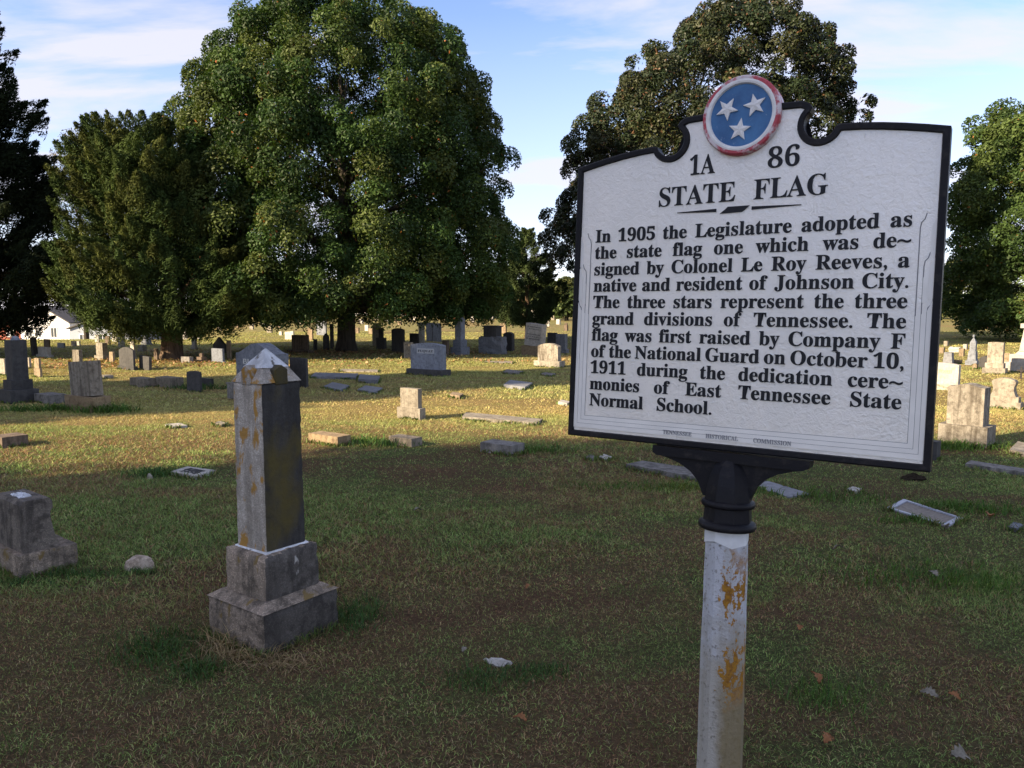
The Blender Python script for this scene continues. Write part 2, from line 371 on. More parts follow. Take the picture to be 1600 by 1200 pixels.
def build_grass(tufts):
    rng = np.random.default_rng(5); parts = []
    for y0, y1, dens, fine, w0, hh in ((1.9, 4.2, 11000, True, 0.0030, 0.031), (4.2, 7.0, 7000, True, 0.0044, 0.032), (7.0, 12, 2900, False, 0.0090, 0.036), (12, 22, 800, False, 0.017, 0.042), (22, 48, 150, False, 0.034, 0.050)):
        xl = 0.72 * y1 + 1.2
        n = int((y1 - y0) * 2 * xl * dens); y = y0 + (y1 - y0) * rng.random(n); x = (rng.random(n) * 2 - 1) * xl
        keep = np.abs(x) < 0.70 * y + 1.2; x, y = x[keep], y[keep]
        col, soil = lawn_colour(x, y)
        keep = (rng.random(len(x)) > soil * 0.75) & ~in_skip(x, y); x, y, col = x[keep], y[keep], col[keep]
        n = len(x); gl = fbm(x, y, 0.55, 21, 4)
        h = hh * (0.45 + 0.9 * rng.random(n)) * (1.25 - 0.6 * sstep(0.4, 0.65, gl)); w = w0 * (0.6 + 0.8 * rng.random(n))
        lean = 0.45 + 1.3 * rng.random(n)
        r = rng.random(n)[:, None]; straw = (rng.random(n) < 0.09)[:, None]
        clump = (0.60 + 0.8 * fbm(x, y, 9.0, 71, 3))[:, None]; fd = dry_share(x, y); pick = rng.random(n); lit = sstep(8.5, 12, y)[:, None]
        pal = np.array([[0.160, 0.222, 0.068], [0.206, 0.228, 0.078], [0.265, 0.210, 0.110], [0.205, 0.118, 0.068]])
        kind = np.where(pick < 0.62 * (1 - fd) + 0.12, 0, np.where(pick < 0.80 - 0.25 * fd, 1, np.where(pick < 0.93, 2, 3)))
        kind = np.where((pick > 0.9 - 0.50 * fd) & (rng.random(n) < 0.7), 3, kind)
        pc = pal[kind] * (1 - 0.55 * lit) + 0.55 * lit * col * 1.7  # blades beyond the shade edge share the painted sunlit colour
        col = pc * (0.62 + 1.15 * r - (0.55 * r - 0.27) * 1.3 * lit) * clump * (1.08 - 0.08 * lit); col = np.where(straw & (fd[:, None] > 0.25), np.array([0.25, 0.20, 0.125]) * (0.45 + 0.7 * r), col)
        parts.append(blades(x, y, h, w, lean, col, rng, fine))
    for px, py, rx, ry, hgt, n, rgb, ln in tufts:
        c = G(px, py); n = int(n * 0.8); t = rng.normal(size=(n, 2)) * np.array([rx, ry]) * 0.75
        x, y = c[0] + t[:, 0], c[1] + t[:, 1]; k = ~in_skip(x, y); x, y = x[k], y[k]; n = len(x)
        h = hgt * (0.4 + 0.8 * rng.random(n)); d = max(c[1], 2.5)
        col = np.array(rgb) * (0.5 + 0.9 * rng.random((n, 1))) + rng.normal(size=(n, 3)) * 0.006
        parts.append(blades(x, y, h, 0.0011 * d * (0.6 + 0.8 * rng.random(n)), ln * (0.4 + rng.random(n)), np.clip(col, 0.005, 1), rng, True))
    for Q in BASES:
        d = max(2.5, float(Q[0][1]))
        for i in range(len(Q)):
            a, b = np.array(Q[i][:2]), np.array(Q[(i + 1) % len(Q)][:2]); ln_ = np.linalg.norm(b - a); n = int(ln_ * (420 if d < 6 else 240 if d < 12 else 120))
            if n < 1: continue
            u = rng.random(n)[:, None]; out = np.array([(b - a)[1], -(b - a)[0]]) / (ln_ + 1e-9); cen = np.mean([np.array(q_[:2]) for q_ in Q], 0); out *= np.sign(out @ ((a + b) / 2 - cen)) or 1
            p = a + (b - a) * u + out * (np.abs(rng.normal(size=(n, 1))) * 0.022 - 0.004)
            keep = fbm(p[:, 0], p[:, 1], 5.0, 91, 2) > 0.42; p = p[keep]; n = len(p)
            if n < 1: continue
            col = np.array([[0.12, 0.18, 0.05], [0.20, 0.17, 0.08]])[(rng.random(n) < 0.35).astype(int)] * (0.45 + 0.9 * rng.random((n, 1)))
            parts.append(blades(p[:, 0], p[:, 1], 0.035 + 0.045 * rng.random(n), 0.0013 * d * (0.6 + 0.8 * rng.random(n)), 0.3 + 0.8 * rng.random(n), col, rng, True))
    V, lp, st, tt, cc = merge(parts)
    tag(link('grass', np_mesh('grass', V, lp, st, tt, cc), None, [GRASSM]), 'short mown lawn grass with dry brown and green patches', 'grass', kind='stuff')

# ------------------------------------------------------------------ trees
def leaf_cloud(blobs, nleaf, ln, wd, rng, cols, outward=0.6, up=0.25, along=False, squash=0.85, hue=0.25, inner=0.15, rust=0.0, rustcol=(0.2, 0.09, 0.03), plume=1.9):
    C = np.array([b[0] for b in blobs]); Rr = np.array([b[1] for b in blobs]); O = np.array([b[2] for b in blobs])
    wgt = Rr ** 2; k = rng.choice(len(blobs), nleaf, p=wgt / wgt.sum())
    d = rng.normal(size=(nleaf, 3)); d /= np.linalg.norm(d, axis=1)[:, None]
    d = d + O[k] * outward + np.array([0, 0, up]); d /= np.linalg.norm(d, axis=1)[:, None]
    rr = 0.55 + 0.5 * np.sqrt(rng.random(nleaf)); isin = rng.random(nleaf) < inner; rr[isin] *= rng.random(isin.sum())
    pos = C[k] + d * (Rr[k] * rr)[:, None] * np.array([1, 1, squash])
    if along:                                   # every spray is a cone shaped plume pointing out and up
        ax = O + np.array([0, 0, 0.75]) + rng.normal(size=O.shape) * 0.25; ax /= np.linalg.norm(ax, axis=1)[:, None]; ax = ax[k]
        u = rng.random(nleaf) ** 0.8; d = rng.normal(size=(nleaf, 3)); d -= ax * (d * ax).sum(1)[:, None]; d /= np.linalg.norm(d, axis=1)[:, None]
        pos = C[k] + ax * (Rr[k] * (plume * u - 0.8))[:, None] + d * (Rr[k] * (1 - 0.9 * u) * rng.random(nleaf) ** 0.6)[:, None]
        d = d * 0.8 + ax * 0.5
    nrm = d * 0.7 + rng.normal(size=(nleaf, 3)) * 0.6 + np.array([0, 0, 0.3]); nrm /= np.linalg.norm(nrm, axis=1)[:, None]
    if along: t = ax * 1.0 + d * 0.5 + rng.normal(size=(nleaf, 3)) * 0.4
    else: t = rng.normal(size=(nleaf, 3)) + np.array([0, 0, -0.35])
    t = t - nrm * (t * nrm).sum(1)[:, None]; t /= np.linalg.norm(t, axis=1)[:, None]; s = np.cross(nrm, t)
    L = ln * (0.6 + 0.8 * rng.random(nleaf))[:, None]; Wd = wd * (0.6 + 0.8 * rng.random(nleaf))[:, None]
    V = np.stack([pos - t * L / 2, pos + s * Wd / 2 + nrm * Wd * 0.15, pos + t * L / 2, pos - s * Wd / 2 + nrm * Wd * 0.15], 1).reshape(-1, 3)
    cc = np.array(cols); bc = cc[rng.integers(0, len(cc), len(blobs))] * (1 + hue * (rng.random((len(blobs), 1)) - 0.5) * 2)
    col = bc[k] * (0.65 + 0.7 * rng.random((nleaf, 1)))
    if rust > 0:
        m = rng.random(nleaf) < rust; col[m] = np.array(rustcol) * (0.6 + 0.8 * rng.random((m.sum(), 1)))
    n = nleaf
    return np_mesh('crown', V, np.arange(n * 4), np.arange(n) * 4, np.full(n, 4), np.repeat(np.clip(col, 0.002, 1), 4, 0))
def make_blobs(prof, nb, br, rng, lob=0.10, shell=0.45, stick=0.0, skew=0.0):
    zs = np.array([p[0] for p in prof]); rs = np.array([p[1] for p in prof])
    zz = np.linspace(zs[0], zs[-1], 200); w = np.interp(zz, zs, rs) + 0.15; w /= w.sum()
    ph = rng.random(4) * 6.28; out = []
    for _ in range(nb):
        z = rng.choice(zz, p=w); a = rng.random() * 2 * math.pi
        R = np.interp(z, zs, rs) * (1 + lob * math.sin(3 * a + ph[0] + z * 0.5) + lob * 0.7 * math.sin(5 * a + ph[1] - z * 0.9))
        b = br[0] + (br[1] - br[0]) * rng.random(); b = min(b, 0.35 + R * 0.8)
        r = max(0.0, R - b * 0.75) * (shell + (1 - shell) * math.sqrt(rng.random()))
        r += stick * abs(rng.normal()) * (1.15 - b)
        o = np.array([math.cos(a), math.sin(a), 0.25]); o /= np.linalg.norm(o)
        out.append((np.array([r * math.cos(a) + skew * (z / zs[-1]) ** 2, r * math.sin(a), max(zs[0] + b * 0.75, min(z, zs[-1] - b * 0.6))]), b, o))
    return out
def tree(name, label, base, prof, trunk_r, nb, br, nleaf, ln, wd, cols, lmat, seed, bark=None, along=False, squash=0.85, lob=0.10, shell=0.45, trunk_top=None,
         limbs=24, group=None, hue=0.25, outward=0.6, up=0.25, rust=0.0, rustcol=(0.2, 0.09, 0.03), inner=0.18, stick=0.12, skew=0.0):
    rng = np.random.default_rng(seed)
    t = thing(name, label, 'tree', base, 0, group)
    blobs = make_blobs(prof, nb, br, rng, lob, shell, stick, skew)
    top = trunk_top or prof[-1][0] * 0.8
    Vs, Fs = [], []
    def add(a):
        o = len(Vs); Vs.extend(a[0]); Fs.extend([tuple(i + o for i in f) for f in a[1]])
    ks = np.linspace(0, 1, 9); wob = rng.normal(size=(9, 2)) * 0.10 * trunk_r * 2; wob[0] = 0
    tp = np.stack([np.cumsum(wob[:, 0]) * 0.5, np.cumsum(wob[:, 1]) * 0.5, ks * top - 0.15 * (ks == 0)], 1)
    trr = trunk_r * np.array([1.45, 1.0, 0.9, 0.78, 0.62, 0.48, 0.34, 0.2, 0.08]); trr[0] = trunk_r * 1.5
    tp = np.insert(tp, 1, tp[0] * 0.6 + tp[1] * 0.4, 0); trr = np.insert(trr, 1, trunk_r * 1.08); tp[1][2] = min(tp[1][2], 0.6)
    add(tube_arrays(tp, trr, 12))
    hi = [i for i in range(len(blobs)) if blobs[i][0][2] > prof[0][0] + 1.3] or list(range(len(blobs)))
    for i in rng.choice(hi, min(limbs, len(hi)), replace=False):
        c = blobs[i][0]; z0 = max(prof[0][0] * 0.9, min(c[2] * 0.75 - 0.05 * np.hypot(c[0], c[1]), top * 0.9)); f = z0 / top
        p0 = np.array([np.interp(z0, tp[:, 2], tp[:, 0]), np.interp(z0, tp[:, 2], tp[:, 1]), z0]); r0 = np.interp(z0, tp[:, 2], trr) * 0.55
        m = p0 * 0.5 + c * 0.5 + rng.normal(size=3) * 0.25 + np.array([0, 0, 0.25])
        add(tube_arrays([p0, p0 * 0.7 + m * 0.3, m, m * 0.4 + c * 0.6, c], [r0, r0 * 0.8, r0 * 0.55, r0 * 0.35, r0 * 0.12], 6))
    me = bpy.data.meshes.new('trunk'); me.from_pydata([tuple(v) for v in Vs], [], Fs); me.update()
    for p in me.polygons: p.use_smooth = True
    link('trunk', me, t, [bark or BARK])
    cm = leaf_cloud(blobs, nleaf, ln, wd, rng, cols, outward, up, along, squash, hue, inner, rust, rustcol)
    link('crown', cm, t, [lmat])
    return t
def px_profile(px_base, py_base, rows):
    """rows of (photo row, half width in photo pixels) -> base point and profile in metres"""
    b = G(px_base, py_base); s = depth(b) / FPX
    ys = sorted(rows, key=lambda r: -r[0])
    return b, [(EYE - b[2] + (HOR - y) * b[1] / FPX, hw * s) for y, hw in ys]
GREEN = [(0.036, 0.070, 0.018), (0.028, 0.056, 0.016), (0.048, 0.080, 0.020), (0.066, 0.090, 0.023)]
OLIVE = [(0.044, 0.066, 0.018), (0.033, 0.054, 0.016), (0.062, 0.074, 0.020)]

b, pr = px_profile(541, 549, [(508, 165), (488, 226), (450, 256), (400, 262), (350, 258), (300, 254), (250, 250), (200, 238), (150, 218), (110, 190), (75, 155), (48, 112), (32, 62), (24, 20)])
tree('broad_oak_tree', 'huge round green broadleaf tree with a thick dark trunk in mid picture', b, pr, 0.30, 1250, (0.28, 0.72), 600000, 0.108, 0.052, GREEN, LEAF, 3, limbs=46, lob=0.02, shell=0.40, hue=0.26, squash=1.0, outward=0.75, stick=0.34, skew=0.45, rust=0.004, rustcol=(0.28, 0.10, 0.03))
b, pr = px_profile(268, 561, [(528, 60), (505, 128), (470, 142), (420, 134), (360, 122), (300, 118), (262, 112), (236, 98), (216, 78), (204, 46)])
b2 = b + np.array([-1.0, 0.4, 0])
tree('cedar_tree', 'feathery olive green cedar with a reddish trunk left of the huge round tree', b, [(z, r * 1.0) for z, r in pr], 0.30, 760, (0.26, 0.58), 380000, 0.12, 0.026, OLIVE, CEDAR, 8, bark=CBARK, along=True, lob=0.13, limbs=30, hue=0.30, outward=0.5, up=0.3, skew=-0.9)
b, pr = px_profile(-85, 556, [(527, 105), (508, 140), (480, 182), (450, 200), (400, 206), (330, 198), (280, 180), (230, 156), (150, 134), (90, 118), (30, 92), (-60, 55), (-130, 15)])
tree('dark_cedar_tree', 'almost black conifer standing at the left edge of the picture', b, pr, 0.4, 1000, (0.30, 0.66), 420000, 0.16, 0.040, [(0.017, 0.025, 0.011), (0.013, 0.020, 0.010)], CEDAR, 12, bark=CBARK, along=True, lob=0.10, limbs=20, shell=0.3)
b, pr = px_profile(812, 529, [(508, 30), (490, 52), (460, 56), (430, 48), (405, 36), (388, 24), (372, 11), (362, 4)])
tree('small_cedar_tree', 'small dark pointed cedar between the huge round tree and the sign', b + np.array([0.4, 0, 0]), pr, 0.16, 300, (0.18, 0.42), 130000, 0.12, 0.03, [(0.060, 0.086, 0.032), (0.046, 0.068, 0.030)], CEDAR, 17, bark=CBARK, along=True, lob=0.15, limbs=14)
b, pr = px_profile(1066, 537, [(490, 90), (450, 180), (400, 218), (330, 230), (280, 234), (230, 222), (190, 202), (150, 178), (110, 152), (75, 112), (50, 80), (34, 46), (24, 15)])
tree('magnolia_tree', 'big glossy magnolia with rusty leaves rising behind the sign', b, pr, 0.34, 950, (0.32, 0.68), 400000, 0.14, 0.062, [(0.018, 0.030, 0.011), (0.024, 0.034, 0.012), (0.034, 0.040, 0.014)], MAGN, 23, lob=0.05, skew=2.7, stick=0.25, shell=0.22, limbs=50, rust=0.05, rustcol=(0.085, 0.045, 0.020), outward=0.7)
b, pr = px_profile(1665, 533, [(528, 130), (500, 176), (440, 190), (380, 188), (320, 186), (270, 178), (230, 166), (200, 146), (180, 112), (165, 70), (155, 25)])
tree('right_edge_oak_tree'.replace('right_edge_', ''), 'leafy green oak at the right edge of the picture behind the sign', b, pr, 0.35, 640, (0.36, 0.82), 240000, 0.15, 0.075, [(0.048, 0.082, 0.022), (0.038, 0.068, 0.020), (0.064, 0.094, 0.026)], LEAF, 29, lob=0.09, limbs=34, rust=0.004, rustcol=(0.24, 0.10, 0.03))
# trees beside and behind the photographer that throw the shade on the foreground
def sl_xy(s, lat): return np.array([s * 0.891 - lat * 0.454, s * 0.454 + lat * 0.891])
def shade(name, label, s, lat, prof, tr, nb, br, nl, ln, wd, cols, lm, seed, **k):
    x, y = sl_xy(s, lat); return tree(name, label, (x, y, float(height(x, y))), prof, tr, nb, br, nl, ln, wd, cols, lm, seed, limbs=20, **k)
shade('shade_oak_tree', 'spreading oak beyond the left of the picture that shades the foreground', -24.4, 2.0, [(3.6, 4.5), (5, 6.5), (8, 8.0), (10.5, 7.2), (12.5, 5), (14.0, 1.5)], 0.45, 260, (1.2, 2.2), 60000, 0.42, 0.24, GREEN, LEAF, 41, lob=0.05)
shade('shade_cedar_tree', 'slim tall cedar beyond the left of the picture that shades the middle lawn', -21.5, 15.4, [(0.6, 2.6), (3, 3.5), (8, 3.5), (12, 2.6), (14.5, 0.7)], 0.3, 220, (0.8, 1.5), 70000, 0.36, 0.16, OLIVE, CEDAR, 43, along=True, lob=0.08)
shade('tall_cedar_tree', 'tall cedar beyond the left of the picture beside the almost black conifer', -17.0, 31.5, [(0.8, 3.5), (4, 4.4), (10, 4.2), (14, 3.0), (17, 0.8)], 0.35, 160, (0.9, 1.6), 40000, 0.40, 0.18, OLIVE, CEDAR, 47, along=True, lob=0.08)
# a thin half bare tree seen between the two conifers, and low trees along the far side
b, pr = px_profile(88, 536, [(330, 30), (290, 36), (250, 32), (220, 22), (200, 8)])
tree('half_bare_tree', 'thin half bare tree seen between the two left conifers', b + np.array([-2.0, 6.0, -0.4]), [(z * 1.18, r * 1.2) for z, r in pr], 0.12, 60, (0.35, 0.7), 1600, 0.16, 0.06, [(0.10, 0.085, 0.06)], LEAF, 53, limbs=55)
FAR = [(45, 150, 7.5, 4.2), (330, 120, 7.0, 4.6), (450, 108, 6.0, 4.0), (640, 115, 6.2, 4.5), (735, 100, 5.4, 4.0), (845, 92, 4.9, 3.2), (885, 84, 4.6, 2.8), (1010, 110, 6.0, 4.5), (1440, 96, 6.8, 4.2), (1520, 88, 8.2, 4.6), (1600, 95, 8.6, 5.0), (180, 150, 9.0, 6.5), (270, 140, 6.5, 5.5), (395, 135, 6.2, 6.0), (520, 140, 6.4, 6.0), (585, 150, 7.0, 6.5), (690, 135, 6.2, 5.5), (790, 130, 5.6, 5.0), (950, 125, 6.0, 5.5)]
FARL = ['low far tree behind the white house at the left', 'low far tree behind the reddish cedar trunk', 'low far tree seen left of the thick dark trunk', 'low far tree right of the thick dark trunk', 'low far tree behind the grey four sided monument',
        'low yellow green tree beyond the white column behind the tilted stone', 'low bushy tree beside the left edge of the sign', 'low far tree hidden behind the sign', 'low far tree just right of the sign', 'bushy far tree behind the blue grey obelisk', 'bushy far tree at the right edge behind the white monument', 'broad far tree behind the grey house', 'broad far tree seen just left of the reddish cedar trunk', 'broad far tree behind the serpentine top headstone', 'broad far tree seen just left of the thick dark trunk',
        'broad far tree behind the low white house', 'broad far tree above the grey panel headstone', 'broad far tree above the black rounded stone', 'broad far tree hidden behind the left half of the sign']
for i, (px, D, hh, r) in enumerate(FAR):
    x = (px - 800) / FPX * D; z = float(height(x, D))
    tree('distant_tree', FARL[i], (x, D, z - 0.1), [(0.3, r * 0.7), (hh * 0.35, r), (hh * 0.7, r * 0.8), (hh, r * 0.2)], 0.22, 45, (0.8, 1.5), 7000, 0.42, 0.26,
         [(0.07, 0.095, 0.03), (0.055, 0.08, 0.026), (0.09, 0.10, 0.034)], LEAF, 60 + i, limbs=10, group='low trees along the far side of the cemetery')

# ------------------------------------------------------------------ houses beyond the crest
WHITEW = plain_mat('white_siding', (0.72, 0.72, 0.72), 0.7); BRICK = plain_mat('red_brick', (0.28, 0.09, 0.06), 0.9, scale=60); ROOFM = plain_mat('dark_shingles', (0.09, 0.085, 0.085), 0.9, scale=30, var=0.3)
GLASS = plain_mat('window_glass', (0.05, 0.06, 0.07), 0.15, 0.5); GREYW = plain_mat('grey_siding', (0.32, 0.35, 0.40), 0.8)
def house(name, label, px, D, w, d, h, rise, wall, zoff, rot, wins):
    x = (px - 800) / FPX * D; t = thing(name, label, 'house', (x, D, float(height(x, D)) + zoff), rot)
    bm = bmesh.new(); add_prism(bm, [(-w / 2, -0.4), (w / 2, -0.4), (w / 2, h), (0, h + rise), (-w / 2, h)], -d / 2, d / 2); bm_obj('wall', bm, wall, t)
    bm = bmesh.new(); e = 0.35; k = rise / (w / 2)
    for sx in (-1, 1):
        add_prism(bm, [(0, h + rise + 0.02), (sx * (w / 2 + e), h - e * k + 0.02), (sx * (w / 2 + e), h - e * k + 0.2), (0, h + rise + 0.22)], -d / 2 - e, d / 2 + e)
    bm_obj('roof', bm, ROOFM, t)
    for wx, wz, ww, wh in wins:
        bm = bmesh.new(); add_box(bm, (wx, -d / 2 - 0.03, wz), (ww, 0.1, wh)); f = bm_obj('window', bm, WHITEW, t)
        bm = bmesh.new(); add_box(bm, (wx - ww * 0.22, -d / 2 - 0.085, wz), (ww * 0.36, 0.02, wh * 0.84)); add_box(bm, (wx + ww * 0.22, -d / 2 - 0.085, wz), (ww * 0.36, 0.02, wh * 0.84)); bm_obj('pane', bm, GLASS, f)
house('white_house', 'white two storey gabled house showing under the left cedar boughs', 112, 118, 9.5, 9, 5.2, 2.2, WHITEW, 0, rad(-18), [(-3.0, 3.7, 1.3, 1.6), (-1.2, 3.7, 1.3, 1.6), (1.8, 3.7, 1.3, 1.6), (-2.4, 1.2, 1.4, 1.6), (2.0, 1.2, 1.4, 1.6)])
house('brick_house', 'red brick house with a dark roof left of the white house', 40, 130, 8, 9, 4.6, 1.6, BRICK, 0, rad(-10), [(-2, 3.2, 1.4, 1.3), (1.4, 3.2, 1.4, 1.3)])
house('grey_house', 'blue grey house glimpsed under the reddish trunked cedar', 190, 112, 10, 8, 4.4, 1.6, GREYW, 0, rad(-8), [(-3, 3.0, 1.2, 1.3), (0, 3.0, 1.2, 1.3), (3, 3.0, 1.2, 1.3)])
house('low_white_house', 'low white house glimpsed under the huge round tree', 610, 128, 11, 8, 2.2, 1.0, WHITEW, 0, rad(5), [(-3, 1.2, 1.2, 1.0), (2.6, 1.2, 1.2, 1.0)])

# ------------------------------------------------------------------ gravestones
def zat(x, y, py):                              # height at ground position x, y that shows on photo row py
    k = (600 - py) / FPX; c, s = math.cos(PITCH), math.sin(PITCH)
    return EYE + y * (k * c - s) / (c + k * s)
def outline(style, w, h, o=0.16):
    hw = w / 2; n = 14
    if style == 'box': return [(-hw, 0), (hw, 0), (hw, h), (-hw, h)]
    if style == 'peak': return [(-hw, 0), (hw, 0), (hw, h - o * w), (0, h), (-hw, h - o * w)]
    if style == 'round': return [(-hw, 0), (hw, 0)] + [(hw - w * i / n, h - o * w * (2 * i / n - 1) ** 2) for i in range(n + 1)]
    if style == 'arch': return [(-hw, 0), (hw, 0)] + [(hw * math.cos(math.pi * i / n), h - hw + hw * math.sin(math.pi * i / n)) for i in range(n + 1)]
    if style == 'serp': return [(-hw, 0), (hw, 0)] + [(hw - w * i / n, h - o * w * (0.5 + 0.5 * math.cos(2 * math.pi * i / n))) for i in range(n + 1)]
    if style == 'flare':
        R = [(hw, 0), (hw * 0.90, h * 0.14), (hw * 0.80, h * 0.34), (hw * 0.80, h * 0.52), (hw * 0.90, h * 0.68), (hw * 0.94, h * 0.80), (hw * 0.80, h * 0.90), (hw * 0.45, h * 0.98)]
        return R + [(0, h)] + [(-x, z) for x, z in R[::-1]]
    if style == 'trap': return [(-hw, 0), (hw, 0), (hw * 0.72, h), (-hw * 0.72, h)]
    if style == 'taper': return [(-hw, 0), (hw, 0), (hw * (1 - o), h), (-hw * (1 - o), h)]
def roughen(bm, amt, seed):
    rng = random.Random(seed)
    for v in bm.verts: v.co += Vector((rng.uniform(-amt, amt), rng.uniform(-amt, amt), rng.uniform(-amt, amt)))
PARTN = {2: ['base', 'tablet'], 3: ['base', 'plinth', 'tablet'], 4: ['base', 'plinth', 'shaft', 'cap'], 5: ['base', 'plinth', 'shaft', 'cap', 'finial']}
def stage_mesh(style, w, t, z0, h, o, bev, seed):
    bm = bmesh.new()
    if style == 'pyr': add_frustum(bm, w, t, w * 0.06, t * 0.06, z0, z0 + h)
    elif style == 'frus': add_frustum(bm, w, t, w * (1 - o), t * (1 - o), z0, z0 + h)
    elif style == 'dome':
        add_lathe(bm, [(w / 2 * math.cos(a), z0 + h * math.sin(a)) for a in (0, 0.4, 0.8, 1.15, 1.5)], 14)
    elif style == 'rock':
        bmesh.ops.create_cube(bm, size=1); bmesh.ops.subdivide_edges(bm, edges=bm.edges[:], cuts=4, use_grid_fill=True)
        for v in bm.verts: v.co = Vector((v.co.x * w, v.co.y * t, z0 + (v.co.z + 0.5) * h))
        roughen(bm, min(w, t, h) * 0.07, seed)
    else:
        vs = add_prism(bm, outline(style, w, h, o), -t / 2, t / 2)
        for v in vs: v.co.z += z0
        bev = min(bev, 0.1 * min(w, t, h))
        bmesh.ops.bevel(bm, geom=[e for e in bm.edges if e.is_manifold and e.calc_face_angle(0) > 0.6], offset=bev, segments=1, affect='EDGES')
    return bm
HEADG = 'gravestones across the cemetery'
nst = [0]
def stone(name, label, cat, xn, yb, stages, psi=35, mat='grey', roll=0, pitch=0, parts=None, bev=0.012, group=HEADG, tmin=0.05, tmax=0.9, leanbase=False):
    """xn, yb: photo pixel of the near foot corner; stages from the ground up: (front px, side px, top row, style, material, option)"""
    nst[0] += 1; N = G(xn, yb); D = depth(N); th = math.atan2(N[0], N[1]); ps = rad(psi)
    ca, sa = max(math.cos(ps - th), 0.3), max(math.sin(ps - th), 0.25)
    right = np.array([math.cos(ps), -math.sin(ps), 0]); into = np.array([math.sin(ps), math.cos(ps), 0])
    cnr = lambda w, t: [Cn + right * sx * w / 2 + into * sy * t / 2 for sx, sy in ((-1, -1), (1, -1), (1, 1), (-1, 1))]
    dim = [(max(0.04, s[0] * D / FPX / ca), min(tmax, max(tmin, s[1] * D / FPX / sa))) for s in stages]
    Cn = N - right * dim[0][0] / 2 + into * dim[0][1] / 2
    if D < 22: BASES.append(cnr(*dim[0]))
    z0 = float(height(Cn[0], Cn[1])); one = len(stages) == 1
    root = None if one else thing(name, label, cat, (Cn[0], Cn[1], z0), -ps, group)
    zb = -0.06; out = []
    for i, s in enumerate(stages):
        w, t = dim[i]; style = s[3] if len(s) > 3 else 'box'; mk = s[4] if len(s) > 4 and s[4] else mat; o = s[5] if len(s) > 5 else 0.16
        nc = Cn + right * w / 2 - into * t / 2
        zt = zat(nc[0], nc[1], s[2]) - z0; zt = max(zt, zb + 0.03)
        bm = stage_mesh(style, w, t, 0 if (roll or pitch) and i else zb, zt - zb, o, bev, nst[0] * 7 + i)
        pn = (parts or PARTN.get(len(stages), ['base', 'plinth', 'shaft', 'cap', 'finial']))[i] if not one else name
        ob = bm_obj(pn, bm, MS[mk], root)
        if (roll or pitch) and i: ob.location = (0, 0, zb)
        if (roll or pitch) and (i == len(stages) - 1): ob.rotation_euler = (rad(pitch), rad(roll), 0)
        if one:
            ob.location = (float(Cn[0]), float(Cn[1]), z0); ob.rotation_euler = (rad(pitch), rad(roll), -ps); tag(ob, label, cat, group); root = ob
        out.append((ob, w, t, zb, zt)); zb = zt - 0.002
    return root, out
def inscribe(part, s, size, z, y, mat, serif=True, x=0.0, width=None, name='inscription'):
    V, F, wd = text_place(s, size, 0.003, x, None, z, y, 0, serif, None, True)
    if width: V[:, 0] *= width / wd
    me = bpy.data.meshes.new(name); me.from_pydata([tuple(v) for v in V], [], F); me.update()
    return link(name, me, part, [mat])
def slab(name, label, cat, quad, hgt, mat, group='flat grave markers in the grass', sink=0.05, skip=True, bev=0.008, rough=0.0):
    P = [G(*p) for p in quad]; c = sum(P) / len(P)
    BASES.append(P)
    if skip: SKIP.append([(p[0], p[1]) for p in P])
    bm = bmesh.new()
    lo = [bm.verts.new((p[0] - c[0], p[1] - c[1], -sink)) for p in P]; hi = [bm.verts.new((p[0] - c[0], p[1] - c[1], hgt)) for p in P]
    n = len(P); bm.faces.new(hi); bm.faces.new(lo[::-1])
    for i in range(n): bm.faces.new((lo[i], lo[(i + 1) % n], hi[(i + 1) % n], hi[i]))
    if rough:
        bmesh.ops.subdivide_edges(bm, edges=bm.edges[:], cuts=3, use_grid_fill=True); roughen(bm, rough, len(label))
    o = bm_obj(name, bm, MS[mat] if isinstance(mat, str) else mat, None, bevel=bev)
    o.location = tuple(float(v) for v in c); tag(o, label, cat, group)
    return o, P, c

